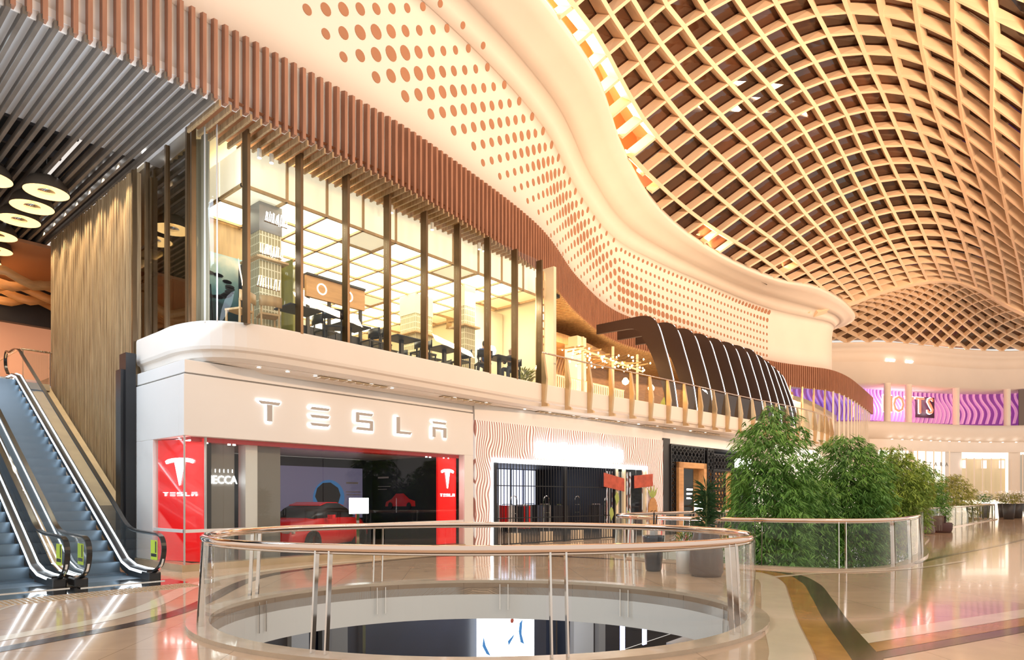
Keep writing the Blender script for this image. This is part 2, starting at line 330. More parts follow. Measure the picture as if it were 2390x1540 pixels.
inlay(arc, 0, .30, 'dbrown'); inlay([(x-.04, y+.30) for x, y in arc], 0, .32, 'amber', .0035); inlay([(x-.1, y+.64) for x, y in arc[:7]], 0, .42, 'cream', .003)
d_ = Vector((2.96, -1.15, 0)).normalized(); n_ = Vector((d_.y, -d_.x, 0))
for k, (o, wd, mm) in enumerate(((0, .20, 'dbrown'), (.21, .28, 'amber'), (.50, .34, 'cream'))):
    a = Vector((7.35, 1.47, 0))-n_*o; b = a+d_*30
    MB().add([a+Vector((0,0,.0025)), b+Vector((0,0,.0025)), b-n_*wd+Vector((0,0,.0025)), a-n_*wd+Vector((0,0,.0025))], [(0,1,2,3)]).build('inlaid_band', mm, floor)
inlay([(18.5,3.02),(22,2.7),(28,1.95),(40,.9)], .07, .07, 'dbrown'); inlay([(12.6,4.9),(14.6,4.25),(17,2.9),(20,2.2)], .08, .08, 'cream', .004)
inlay([(-3,7.2),(1.8,8.6),(3.9,9.5),(6.6,12.4),(9,13.2),(13,13),(14.6,10),(14.6,6.2)], .1, .16, 'dbrown', .0028); inlay([(-3,7.6),(1.5,9.0),(3.6,9.95),(6.0,12.7),(9,13.65),(13.4,13.4)], .0, .3, 'cream', .0026)
for k in range(3): inlay([(2+5.5*k, 11.2), (4+5.5*k, 14.2)], .03, .03, 'cream', .0022)
# slab edge rings below the floor
def ring(pl, out, name, m, z0, z1, t=.06, lab=None):
    rows = []; n = len(pl); cx = sum(p[0] for p in pl)/n; cy = sum(p[1] for p in pl)/n
    def off(p, d):
        v = Vector((p[0]-cx, p[1]-cy)); l = v.length; v = v*((l+d)/l); return (cx+v.x, cy+v.y)
    for p in pl+[pl[0]]:
        a = off(p, out); b = off(p, out+t); rows.append([(*a, z0), (*a, z1), (*b, z1), (*b, z0), (*a, z0)])
    return MB().loft(rows).build(name, m, smooth=False)
for k, vv in enumerate((void1, void2, void3)):
    o = struct(ring(vv, .0, 'trim_%d' % (k+1), 'cool', -.68, -.08, .25), 'white slab edge ring under the floor void')
def off_poly(pl, d):
    n = len(pl); out = []; A = sum(pl[i][0]*pl[(i+1) % n][1]-pl[(i+1) % n][0]*pl[i][1] for i in range(n)); sg = 1 if A > 0 else -1
    for i in range(n):
        a, b = Vector(pl[i-1]), Vector(pl[(i+1) % n]); t = (b-a).normalized(); out.append((pl[i][0]+t.y*d*sg, pl[i][1]-t.x*d*sg))
    return out
def balustrade(vv, label, posts, name='glass_balustrade', h=1.1, pair=.16, off=0, group='glass balustrades around the floor voids'):
    cx = sum(p[0] for p in vv)/len(vv); cy = sum(p[1] for p in vv)/len(vv)
    t = thing(name, label, 'railing', (cx, cy, 0), group)
    rim_ = off_poly(vv, .10); hr = off_poly(vv, .06)
    rows = []
    for a, b in zip(vv+[vv[0]], (lambda q: q+[q[0]])(off_poly(vv, .27))):
        rows.append([(a[0], a[1], -.1), (a[0], a[1], .05), (b[0], b[1], .05), (b[0], b[1], .0)])
    MB().loft(rows).build('kerb', 'kerb', t)
    MB().tube([(x, y, h) for x, y in hr], .044, 12, True).build('handrail', 'copper', t, smooth=True)
    MB().tube([(x, y, h-.05) for x, y in hr], .014, 6, True).build('glass_clamp_rail', 'steel', t, smooth=True)
    P = Path(hr, 2, True); n = posts; G = Path(rim_, 2, True)
    for k in range(n):
        s0 = P.len*((k/n+off) % 1)
        for e in (-pair/2, pair/2):
            q, tg, nn = P.at((s0+e) % P.len); b = q+(Vector((cx, cy, 0))-q).normalized()*-.06
            i_ = q+(Vector((cx, cy, 0))-q).normalized()*.10; MB().bar((b.x, b.y, .05), (q.x, q.y, h-.03), .06, .02, tg).bar((i_.x, i_.y, -.5), (i_.x, i_.y, -.02), .03, .012, tg).build('post', 'steel', t)
        rows = []
        g0 = G.len*(k/n+off)+pair*.8; g1 = G.len*((k+1)/n+off)-pair*.8; m = 10
        for i in range(m+1):
            q, tg, nn = G.at((g0+(g1-g0)*i/m) % G.len); rows.append([q+Vector((0, 0, .03)), q+Vector((0, 0, h-.06))])
        MB().loft(rows).build('glass_panel', 'glass', t, smooth=True)
    return t
balustrade(void1, 'round polished steel and glass balustrade in the foreground', 9, off=245/360)
balustrade(void2, 'steel and glass balustrade around the first bamboo clumps', 24)
balustrade(void3, 'farthest steel and glass balustrade beside the flower pots', 26)
# ------------------------------------------------------------------ lower level seen through the round void
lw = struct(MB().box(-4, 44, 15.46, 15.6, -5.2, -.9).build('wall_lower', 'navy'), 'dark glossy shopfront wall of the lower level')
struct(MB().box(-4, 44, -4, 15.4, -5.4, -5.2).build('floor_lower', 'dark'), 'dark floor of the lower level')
t = thing('lit_display_screen', 'bright white display with a blue brush figure on the lower level', 'screen', (17.4, 15.3, -5.2))
MB().box(16.0, 18.9, 15.22, 15.38, -5.2, -1.0).build('light_panel', 'screen', t)
fg = MB()
def blob(pts, y=15.2):
    fg.extr(pts, (0, y, 0), (1, 0, 0), (0, 0, 1), (0, 1, 0), .01)
blob([(17.9,-2.1),(18.1,-2.0),(18.3,-2.25),(18.5,-2.6),(18.2,-2.45),(18.05,-2.35)]); blob([(18.05,-2.9),(18.2,-2.8),(18.15,-3.3),(18.3,-3.7),(18.1,-3.6),(18.0,-3.2)]); blob([(17.4,-3.45),(17.75,-3.25),(17.7,-3.35),(17.45,-3.6)]); blob([(16.15,-3.1),(16.25,-3.4),(16.5,-3.8),(16.3,-3.7),(16.1,-3.4)])
fg.build('brush_figure', 'blue', t)
MB().disc((17.62, 15.2, -2.75), (0, -1, 0), .09, 12).build('red_flower', 'poster', t)
for i, (x0, x1, mm) in enumerate(((9.0,9.5,'lgrey'),(9.9,10.7,'grey'),(11.2,11.3,'steel'),(20.2,20.3,'steel'),(21.4,22.8,'cool'),(23.2,23.7,'lgrey'))):
    tag(MB().box(x0, x1, 15.2, 15.4, -5.2, -1.0).build('shopfront_panel', mm), 'pale vertical shopfront panel on the lower level wall', 'panel', 'vertical panels on the lower level')
for i, (x, z0, z1) in enumerate(((18.0, -3.6, -2.3), (19.4, -3.3, -2.45))):
    tag(MB().box(x, x+.22, 10.95, 11.0, z0, z1).build('hanging_light_banner', 'bluel'), ['taller blue-lit hanging banner, left on the lower level', 'shorter blue-lit hanging banner, right on the lower level'][i], 'banner', 'blue-lit banners on the lower level')
tag(MB().box(18.6, 19.9, 9.0, 9.7, -5.2, -2.9).build('display_cabinet', 'whitepot'), 'white box cabinet on the lower level', 'cabinet')
sx_ = thing('hanging_round_logo_banner', 'white banner with grey ring emblem seen low through the bamboo void', 'banner', (33.6, 6.95, -1.9))
MB().box(33.6, 33.65, 6.45, 7.4, -1.95, -.78).build('banner_cloth', 'whitepot', sx_)
MB().loft([[(33.58, 6.92+r*math.cos(a), -1.38+r*math.sin(a)) for a in [2*math.pi*k/32 for k in range(33)]] for r in (.29, .36)]).build('ring_emblem', 'lgrey', sx_, solid=.01)
MB().box(33.57, 33.6, 6.72, 7.12, -1.41, -1.35).box(33.57, 33.6, 6.76, 7.08, -1.50, -1.46).box(33.57, 33.6, 6.76, 7.08, -1.30, -1.26).build('emblem_bars', 'lgrey', sx_)
tag(MB().box(32.6, 32.65, 7.7, 8.1, -2.0, -.9).build('red_banner', 'redm'), 'small red banner beside the ring emblem banner', 'banner')

# ------------------------------------------------------------------ gridshell roof
LAT = '''972,1142,1400 1133,1164,1421 1294,1188,1442 1454,1219,1462 1613,1258,1482 1771,1309,1500 1931,1368,1515 2094,1432,1529 2264,1494,1542 2441,1549,1555 2622,1593,1568 2801,1624,1577 2973,1641,1579 3136,1642,1573 3290,1626,1561 3435,1598,1547 3576,1564,1532 3714,1532,1520 3852,1508,1510 3991,1492,1502 4131,1484,1497 4273,1482,1495 4417,1483,1495 4563,1486,1498 4711,1486,1503 4861,1485,1510 5013,1481,1519 5165,1476,1529;1076,1112,1506 1237,1138,1527 1397,1165,1548 1557,1195,1570 1715,1231,1592 1871,1277,1610 2028,1330,1623 2188,1384,1634 2354,1435,1645 2528,1478,1655 2708,1510,1666 2889,1532,1675 3059,1544,1675 3224,1544,1668 3377,1530,1654 3523,1508,1638 3669,1478,1622 3812,1449,1607 3956,1426,1591 4099,1413,1578 4243,1408,1569 4387,1408,1563 4534,1410,1560 4683,1414,1560 4833,1417,1562 4985,1417,1566 5138,1416,1571 5293,1412,1578;1180,1080,1610 1339,1112,1632 1499,1143,1654 1659,1173,1676 1814,1207,1700 1969,1249,1718 2125,1294,1729 2284,1337,1737 2447,1377,1747 2617,1405,1755 2794,1427,1765 2972,1441,1768 3141,1445,1770 3306,1443,1760 3462,1432,1747 3611,1418,1731 3761,1395,1711 3909,1371,1694 4060,1347,1670 4207,1336,1653 4354,1333,1640 4501,1334,1630 4651,1338,1624 4802,1342,1622 4954,1346,1621 5108,1350,1622 5263,1352,1623 5419,1351,1626;1284,1045,1711 1441,1082,1735 1598,1119,1758 1753,1157,1781 1908,1197,1801 2066,1230,1818 2224,1263,1829 2383,1293,1838 2544,1317,1850 2710,1336,1859 2883,1346,1862 3053,1351,1868 3221,1352,1866 3387,1346,1854 3546,1339,1840 3701,1328,1820 3854,1314,1800 4006,1298,1775 4159,1280,1751 4313,1264,1727 4464,1260,1708 4615,1261,1695 4767,1265,1686 4919,1270,1681 5073,1276,1679 5228,1282,1678 5385,1288,1675 5543,1296,1669;1389,1004,1807 1542,1047,1833 1695,1090,1858 1849,1133,1882 2003,1174,1902 2161,1205,1918 2320,1229,1931 2482,1244,1940 2645,1259,1948 2809,1266,1955 2976,1267,1958 3144,1266,1957 3309,1261,1954 3472,1258,1943 3633,1252,1927 3791,1246,1906 3949,1237,1880 4105,1226,1853 4261,1210,1826 4417,1197,1800 4573,1191,1774 4727,1190,1755 4881,1192,1745 5036,1197,1739 5191,1204,1735 5347,1211,1732 5504,1220,1728 5662,1232,1723;1493,957,1895 1644,1003,1923 1796,1050,1951 1947,1095,1976 2098,1138,1999 2253,1171,2017 2418,1180,2030 2582,1193,2035 2744,1198,2044 2909,1196,2046 3074,1191,2047 3238,1185,2043 3402,1177,2037 3564,1172,2027 3725,1169,2009 3887,1166,1982 4047,1160,1955 4205,1153,1928 4363,1141,1898 4523,1131,1865 4683,1122,1832 4839,1118,1812 4995,1119,1800 5150,1123,1792 5307,1130,1787 5464,1138,1783 5621,1147,1779 5779,1156,1775;1599,902,1975 1749,949,2005 1898,996,2034 2049,1040,2061 2200,1081,2086 2355,1112,2105 2517,1129,2117 2680,1131,2128 2843,1132,2132 3008,1125,2133 3172,1116,2131 3335,1110,2124 3497,1101,2116 3659,1096,2103 3822,1092,2079 3985,1088,2053 4146,1084,2025 4307,1079,1992 4468,1070,1958 4629,1061,1923 4790,1052,1889 4950,1045,1864 5107,1045,1850 5263,1048,1841 5421,1053,1834 5578,1060,1829 5737,1068,1824 5896,1076,1819;1705,840,2047 1855,884,2077 2005,928,2106 2155,970,2134 2306,1007,2160 2460,1036,2182 2617,1054,2199 2778,1060,2211 2942,1058,2214 3106,1052,2213 3269,1044,2209 3433,1034,2199 3596,1026,2186 3758,1022,2168 3922,1015,2145 4085,1011,2116 4247,1007,2084 4411,1001,2049 4572,993,2014 4734,985,1979 4896,977,1941 5057,971,1914 5216,968,1894 5375,969,1881 5533,973,1872 5692,978,1867 5851,984,1862 6010,991,1856;1813,769,2110 1963,809,2138 2113,848,2166 2264,885,2193 2415,919,2220 2567,946,2244 2720,967,2266 2875,978,2282 3038,978,2286 3205,972,2279 3370,962,2272 3534,954,2259 3697,948,2243 3860,941,2224 4023,940,2196 4188,936,2163 4351,928,2131 4513,921,2097 4677,912,2056 4841,903,2017 5004,894,1980 5165,889,1950 5326,886,1926 5486,886,1909 5645,888,1898 5805,891,1892 5964,897,1888 6123,901,1886;1923,691,2165 2074,725,2189 2225,759,2213 2375,791,2238 2525,820,2263 2676,846,2288 2827,867,2311 2981,881,2327 3141,885,2334 3305,884,2330 3470,881,2319 3633,879,2304 3798,870,2286 3961,864,2263 4125,860,2234 4290,853,2198 4455,843,2162 4619,834,2123 4783,822,2084 4948,813,2039 5112,803,2001 5274,799,1969 5436,798,1942 5597,798,1920 5757,798,1909 5917,800,1900 6076,806,1899 6234,812,1900;2034,607,2215 2186,635,2232 2338,663,2249 2489,689,2268 2639,714,2289 2788,738,2312 2938,758,2333 3090,774,2348 3247,784,2355 3409,789,2351 3572,790,2340 3735,791,2326 3899,784,2306 4064,780,2279 4228,773,2249 4394,763,2212 4559,751,2172 4724,738,2130 4889,727,2089 5054,720,2046 5219,709,2006 5383,703,1970 5546,702,1939 5709,702,1916 5870,704,1900 6030,706,1890 6189,710,1887 6347,715,1890;2147,517,2260 2300,540,2267 2453,562,2275 2604,583,2285 2754,603,2297 2903,623,2313 3051,642,2331 3201,660,2345 3355,675,2351 3516,679,2345 3676,684,2337 3838,690,2320 4002,689,2298 4166,685,2271 4333,677,2235 4499,667,2196 4665,654,2153 4831,642,2110 4997,631,2066 5162,621,2024 5329,611,1982 5493,604,1948 5657,603,1918 5820,604,1894 5982,606,1875 6143,609,1862 6303,612,1855 6462,615,1850;2263,425,2302 2416,441,2297 2569,458,2293 2721,474,2290 2872,489,2290 3021,505,2295 3168,522,2305 3314,539,2316 3466,554,2319 3625,564,2308 3786,570,2295 3946,580,2279 4109,584,2254 4274,580,2224 4439,575,2189 4606,562,2149 4772,549,2105 4939,536,2061 5107,525,2013 5274,517,1968 5442,510,1927 5605,505,1901 5769,504,1878 5932,505,1857 6094,508,1838 6255,511,1821 6416,515,1806 6577,519,1791;2381,329,2341 2534,341,2322 2687,353,2304 2839,364,2287 2991,375,2272 3142,386,2259 3290,399,2254 3433,415,2258 3588,427,2247 3744,439,2235 3902,452,2219 4060,461,2200 4224,467,2171 4386,465,2142 4552,458,2104 4718,447,2065 4884,437,2023 5052,429,1976 5219,419,1933 5387,412,1894 5553,409,1864 5717,407,1844 5880,406,1826 6043,407,1809 6205,409,1791 6367,413,1771 6529,417,1748 6691,421,1720;2501,232,2377 2653,240,2344 2806,248,2311 2958,255,2279 3110,262,2246 3263,268,2215 3417,275,2184 3569,286,2161 3720,298,2142 3873,311,2124 4028,325,2106 4186,336,2081 4346,341,2055 4507,343,2023 4671,340,1986 4836,335,1948 5001,330,1909 5168,324,1867 5336,319,1826 5499,313,1808 5663,311,1793 5826,309,1779 5990,309,1766 6153,309,1752 6316,311,1735 6478,314,1715 6640,317,1690 6802,321,1662;2624,133,2412 2774,138,2363 2925,142,2315 3077,146,2267 3228,150,2218 3381,155,2170 3535,160,2123 3688,169,2084 3840,181,2052 3992,195,2025 4145,208,1999 4302,219,1971 4460,227,1942 4620,231,1910 4783,232,1875 4947,231,1839 5112,229,1803 5278,225,1769 5444,221,1741 5608,218,1727 5772,215,1718 5935,213,1710 6099,212,1701 6262,212,1690 6425,213,1675 6588,215,1657 6750,217,1635 6912,219,1611;2747,34,2445 2896,35,2381 3046,36,2317 3195,38,2252 3346,40,2188 3497,44,2126 3649,50,2067 3801,58,2015 3952,70,1970 4104,84,1932 4257,97,1898 4412,109,1866 4569,119,1834 4728,125,1801 4890,129,1768 5053,131,1735 5218,130,1704 5384,128,1679 5550,126,1660 5715,123,1649 5880,120,1643 6044,117,1639 6208,116,1633 6372,115,1625 6535,115,1613 6698,115,1598 6860,116,1580 7022,117,1561;2872,-65,2478 3019,-67,2398 3166,-70,2318 3314,-71,2238 3462,-70,2159 3612,-66,2083 3761,-60,2012 3911,-50,1948 4062,-38,1891 4213,-24,1842 4365,-11,1800 4519,2,1763 4675,14,1728 4834,23,1694 4995,29,1662 5158,32,1633 5323,34,1609 5489,33,1591 5655,31,1579 5821,28,1572 5987,25,1569 6152,22,1567 6317,20,1564 6481,18,1559 6644,17,1550 6807,16,1539 6969,15,1526 7131,14,1512'''

L = [[Vector([int(c)/100 for c in p.split(',')]) for p in row.split()] for row in LAT.split(';')]
NA, NB = len(L), len(L[0])
def nrm(G, a, b):
    na, nb = len(G), len(G[0])
    u = G[min(a+1, na-1)][b]-G[max(a-1, 0)][b]; v = G[a][min(b+1, nb-1)]-G[a][max(b-1, 0)]
    n = u.cross(v).normalized(); return n if n.z > 0 else -n
rimc = [(0,10.9),(7,11.2),(12.5,11.5),(18.8,12.6),(24.3,14.75),(29.0,15.95),(33.2,16.0),(37.5,15.3),(42.5,14.4),(47,13.7),(50.5,13.3),(54.5,13.2),(58.5,13.8),(60.6,16.5),(61,24)]
walc = [(0,13.5),(6.7,13.5),(12.5,13.7),(18.4,14.8),(23.8,16.9),(29.2,18.4),(33.8,18.3),(38.5,17.8),(43.5,17.3),(48,16.6),(51.5,15.4),(54,14.5),(56.3,15.0),(57.4,17),(57.6,24)]
rimz = [0,0,0,.15,.45,.2,-.25,-.7,-.7,-.15,0,0,0,0,0]
RP = spline([(x, y, z) for (x, y), z in zip(rimc, rimz)], 12); WP = spline([(x, y, 0) for x, y in walc], 12)
def rimY(x):
    for a, b in zip(RP, RP[1:]):
        if a.x <= x <= b.x: return a.y+(b.y-a.y)*(x-a.x)/(b.x-a.x+1e-9)
    return 99
def rimZ(x):
    for a, b in zip(RP, RP[1:]):
        if a.x <= x <= b.x: return 16.08+a.z
    return 16.08
inside = lambda p: p.x > 57 or (p.y < rimY(p.x)+.12 and p.z > rimZ(p.x)+.02)
roof = setting('ceiling', 'vaulted timber-coloured lattice roof over the hall')
def ribline(pts, nrms, w, h, mb, lo=0):
    rows = []
    for i, p in enumerate(pts):
        d = (pts[min(i+1, len(pts)-1)]-pts[max(i-1, 0)]).normalized(); n = nrms[i]; s = d.cross(n).normalized(); n = s.cross(d)
        if n.z < 0: n = -n
        rows.append([p-s*w/2+n*lo, p+s*w/2+n*lo, p+s*w/2+n*h, p-s*w/2+n*h])
    if len(rows) > 1: mb.loft(rows, True, True)
def runs(seq):
    cur = []; prev = None
    def cut(a, c): # last point still inside going from a (inside) to c (outside)
        f = 1.0
        while f > .02 and not inside(a.lerp(c, f)): f -= .05
        return a.lerp(c, max(f, .02))
    for p, n in seq:
        if inside(p):
            if not cur and prev is not None: cur.append((cut(p, prev), n))
            cur.append((p, n))
        elif cur:
            cur.append((cut(cur[-1][0], p), n)); yield cur; cur = []
        prev = p
    if cur: yield cur
# extend the net towards the camera so it runs on above the frame
for a in range(NA):
    mb = MB()
    for r in runs([(L[a][b], nrm(L, a, b)) for b in range(NB)]): ribline([p for p, n in r], [n for p, n in r], .17, .50, mb)
    if mb.v: mb.build('long_rib', 'rib', roof)
for b in range(NB-1):
    mb = MB()
    for r in runs([(L[a][b], nrm(L, a, b)) for a in range(NA-1, -1, -1)]): ribline([p for p, n in r], [n for p, n in r], .13, .46, mb, .03)
    if mb.v: mb.build('arch_rib', 'rib', roof)
mb = MB(); ribline([L[a][NB-1] for a in range(NA)], [nrm(L, a, NB-1) for a in range(NA)], .5, .75, mb, -.1); mb.build('fold_beam', 'rib', roof)
mb = MB()
for a in range(NA-1):
    for b in range(NB-1):
        if inside(L[a+1][b+1]) and inside(L[a+1][b]) and (L[a][b].x > 28 or inside(L[a][b])): mb.add([L[i][j]+nrm(L, i, j)*.52 for i, j in ((a,b),(a,b+1),(a+1,b+1),(a+1,b))], [(0,1,2,3)])
mb.build('roof_glass', 'roofglass', roof)
# second bay beyond the fold: diagonal net down to the far wall
farc = [(60,27),(66,19.5),(70,14.3),(74,11.7),(78.5,9),(82.5,5.5),(85,0),(87,-6)]
FP = Path(farc, 12); FT = Path([(p.x, p.y) for p in [L[a][NB-1] for a in range(NA)]], 4)
fold = [L[a][NB-1] for a in range(NA)]
fold = [fold[0]+(fold[0]-fold[1])*k for k in (6, 4, 2)]+fold
for k, dz in ((0, 1.2), (1, .8), (2, .4)): fold[k] = Vector((fold[k].x, fold[k].y, 15.4))
FS = spline(fold, 6)
def dome(s, t):
    i = s*(len(FS)-1); k = int(min(max(i, 0), len(FS)-2)); a = FS[k].lerp(FS[k+1], min(max(i-k, 0), 1))
    q, tg, nn = FP.at(FP.len*s); b = Vector((q.x, q.y, 16.15))+nn*.4
    p = a.lerp(b, t); p.z += 1.3*math.sin(math.pi*t)*(1-.5*s); return p
def dn(s, t):
    u = dome(s+.01, t)-dome(s-.01, t); v = dome(s, min(t+.02, 1))-dome(s, max(t-.02, 0)); n = u.cross(v).normalized(); return n if n.z > 0 else -n
ND = 22
for sg, nm in ((1, 'diagonal_rib'), (-1, 'cross_rib')):
    for k in range(-14, ND+14):
        pts = []; ns = []
        for j in range(17):
            t = j/16; s = (k+sg*t*6.6)/ND
            if 0.02 < s < .98: pts.append(dome(s, t)); ns.append(dn(s, t))
        if len(pts) > 2: mb = MB(); ribline(pts, ns, .15, .4, mb); mb.build(nm, 'rib', roof)
MB().loft([[dome(i/40, j/12)+dn(min(max(i/40, .02), .98), j/12)*.42 for j in range(13)] for i in range(41)]).build('roof_glass', 'roofglass', roof)

# ------------------------------------------------------------------ perforated white wall and its flared lip
prof = [(0,11.35),(0,12.6),(0,13.8),(.01,14.3),(.04,14.7),(.10,15.05),(.115,15.03),(.2,15.32),(.36,15.6),(.375,15.57),(.55,15.76),(.8,15.92),(1,16.0),(1.02,16.12),(1,16.25),(.85,16.3)]
def wallpt(i, o, z): return WP[i].lerp(RP[i], o)+Vector((0, 0, z))
prof2 = prof+[(.4,16.3),(-.06,14.6),(-.06,11.35)]
wall = struct(MB().loft([[wallpt(i, o, z) for o, z in prof2] for i in range(len(WP))], True).build('wall_left', 'white', smooth=True), 'white curving upper wall with rust round perforations and flared lip')
ev = MB(); er = []
for i in range(len(RP)):
    d = (RP[min(i+1, len(RP)-1)]-RP[max(i-1, 0)]); d.z = 0; d.normalize(); n = Vector((-d.y, d.x, 0)); er.append([RP[i]+n*1.15+Vector((0,0,16.32)), RP[i]+n*1.15+Vector((0,0,20.0 if RP[i].x < 30 else 18.6)), RP[i]-n*.3+Vector((0,0,19.4))] if RP[i].x < 58 else [RP[i]+n*1.5+Vector((0,0,16.32)), RP[i]+n*1.5+Vector((0,0,16.6)), RP[i]+Vector((0,0,16.5))])
struct(MB().loft([[r[0], r[1]] for r in er if True]).build('trim_13', 'eaves', solid=.05), 'orange painted eaves board behind the wall lip')
MB().loft([[r[1], Vector((p.x, p.y, 19.3))+Vector((p.x-r[1].x, p.y-r[1].y, 0)).normalized()*1.0 if 14.5 < p.x < 30 else r[1]+Vector((0, 0, .05))] for r, p in zip(er, [Vector((q.x, q.y, 0)) for q in RP]) if True]).build('cap_board', 'brown', bpy.data.objects['trim_13'])
lip = MB().loft([[RP[i]*1.0+Vector((0, 0, 16.3)), WP[i]*.5+RP[i]*.5+Vector((0, 0, 16.32))] for i in range(len(WP))]).build('cove_shelf', 'white', wall)
WPath = Path([(p.x, p.y) for p in WP], 1); RPath_ = RP
def outz(z):
    for (o0, z0), (o1, z1) in zip(prof, prof[1:]):
        if z0 <= z <= z1: return o0+(o1-o0)*(z-z0)/(z1-z0)
    return 0
def wsurf(s, z):
    import bisect
    i = min(max(bisect.bisect_right(WPath.L, s)-1, 0), len(WP)-2); f = (s-WPath.L[i])/(WPath.L[i+1]-WPath.L[i]+1e-9)
    a = WP[i].lerp(WP[i+1], f); b = RP[i].lerp(RP[i+1], f); return a.lerp(b, outz(z))+Vector((0, 0, z))
mb = MB(); col = 0; s = 8.4
sE = WPath.s_at_x(47.6)
while s < sE:
    x = wsurf(s, 12).x; far = x > 30
    zb = 12.35-.05*(x-8) if x < 20 else 11.75
    zb = max(zb, 11.7)
    for r in range(0, 8):
        z = 11.75+.58*r*(1 if not far else .87)+(.29 if (col % 2 and not far) else 0)
        if z < zb or z > (15.35 if x < 15 else 15.0): continue
        ph = math.sin(x*.33+z*.9); cz = 13.6-.25*math.sin(x*.2)
        rad = .08+.15*max(0, 1-abs(z-cz)/2.0)*(0.75+.25*ph)
        if x < 11: rad *= .55+.45*(x-8)/3
        if far: rad = .10+.09*max(0, math.sin((x-30)*.22+z*1.1))
        p = wsurf(s, z); q = wsurf(s+.05, z); u = wsurf(s, z+.04); n = (q-p).cross(u-p).normalized()
        if n.y > 0: n = -n
        e1 = (q-p).normalized(); e2 = (u-p).normalized(); seg = 16
        mb.extr([(rad*math.cos(2*math.pi*k/seg), rad*1.02*math.sin(2*math.pi*k/seg)) for k in range(seg)], p-n*.01, e1, e2, n, .022)
    s += .5 if not far else .44; col += 1
mb.build('perforation', 'rust', wall)
# timber fin band below the wall
BP = Path([(0,13.5),(3,13.5),(6.7,13.5),(9.5,13.5),(12.5,13.7),(18.4,14.8),(23.8,16.9),(29.2,18.4),(33.8,18.3),(38.5,17.8),(43.5,17.3),(48,16.6),(51.5,15.3),(54,14.4),(58,14.2),(64,14.6),(72,15.3)], 16)
band = thing('fin_screen', 'long band of upright timber fins curving below the perforated wall', 'cladding', (8, 13.5, 9.8))
ribbon(BP, [(-.02,9.8),(-.02,11.42)], 1.0, BP.len-.2, .4, 'backing', 'white', band, solid=.05)
k = 0; s = 2.15; rest = MB()
def fin(mb, s, zt=11.45, zb=9.78, dep=.15, wd=.075):
    q, t, n = BP.at(s); a = t*wd/2; top = zt
    mb.add([q-a+Vector((0,0,zb)), q+a+Vector((0,0,zb)), q+a+n*dep+Vector((0,0,zb)), q-a+n*dep+Vector((0,0,zb)),
            q-a+Vector((0,0,top)), q+a+Vector((0,0,top)), q+a+n*dep+Vector((0,0,top-.05)), q-a+n*dep+Vector((0,0,top-.05))],
           [(0,3,2,1),(4,5,6,7),(0,1,5,4),(1,2,6,5),(2,3,7,6),(3,0,4,7)])
while s < BP.len-.3:
    q = BP.at(s)[0]
    if k < 95: mb = MB(); fin(mb, s); mb.build('fin', 'fin', band)
    else: fin(rest, s)
    k += 1; s += .225
tag(rest.build('fin', 'fin', band), kind='stuff')
# soffit slats under the fins
sof = struct(MB().box(-2, 6.5, 13.5, 17.6, 9.95, 10.1).build('trim_4', 'cool'), 'pale ceiling strip above the escalator hall')
sl = thing('soffit_slat_screen', 'long grey slats under the pale ceiling above the escalators', 'ceiling slats', (4.5, 15, 9.9))
for i in range(18):
    x = 2.32+.225*i; MB().box(x-.035, x+.035, 13.38, 30 if x < 6.2 else 17.6, 9.72, 9.86).build('slat', 'greyslat', sl)
sl2 = thing('soffit_slat_screen', 'row of short olive slats above the restaurant glazing', 'ceiling slats', (12, 14, 9.8))
BPs = Path([(p.x, p.y) for p in BP.p], 1)
s = BP.s_at_x(6.3)
while s < BP.s_at_x(18.4):
    q, t, n = BP.at(s); MB().bar(q+n*.12+Vector((0,0,9.74)), Vector((q.x, 14.9, 9.74)), .045, .13).build('slat', 'brass' if False else 'oak', sl2); s += .225
struct(ribbon(BP, [(.1,9.95),(-1.6,9.95)], 6.4, BP.s_at_x(18.4), .4, 'trim_5', 'brown'), 'brown soffit above the restaurant slats')
# ribbed timber soffit further along
s0 = BP.s_at_x(18.4); s1 = BP.s_at_x(47)
so = struct(ribbon(BP, [(.12,9.86),(-8,9.86)], s0, s1, .4, 'trim_6', 'wood'), 'timber slatted soffit under the curved band')
mb = MB(); s = s0
while s < s1:
    q, t, n = BP.at(s); mb.bar(q+n*.12+Vector((0,0,9.78)), q-n*7.9+Vector((0,0,9.78)), .06, .12); s += .225
mb.build('soffit_ribbing', 'oak2', so)
# ------------------------------------------------------------------ upper gallery slab
slabc = [(6.22,17.6),(6.22,16.4),(6.24,15.3),(6.6,14.4),(7.5,13.95),(9.5,13.86),(13,13.86),(17,13.86),(20.2,13.65),(23.4,13.25),(27,12.85),(31,12.5),(35,12.0),(38.7,11.6),(42.5,11.55),(46,12.0),(50,13.0),(54,13.7),(60,13.8),(71,14.6)]
SB = Path(slabc, 14)
slab = struct(ribbon(SB, [(-.35,5.5),(0,5.5),(.02,5.46),(.02,4.95),(.0,4.88),(-.06,4.84),(-.10,4.72),(-.22,4.66),(-.75,4.62),(-.78,4.55)], 0, SB.len-.1, .25, 'trim_7', 'white', smooth=False), 'white curved edge of the upper gallery')
g = [(p.x, p.y) for p in SB.p]; g = g+[(71,34),(6.22,34)]
struct(flat('floor_upper', g, [], 5.46, .3, 'tan'), 'upper gallery floor')
struct(MB().box(-6, 6.0, 24.0, 34, 4.9, 5.1).build('floor_gallery', 'tan'), 'upper floor at the head of the escalators')
mb = MB()
struct(flat('trim_8', [(q.x-n.x*.3, q.y-n.y*.3) for q, t_, n in [SB.at(SB.len*k/120) for k in range(120)]]+[(71, 20), (6.5, 20)], [], 4.66, .02, 'white'), 'white soffit under the gallery')
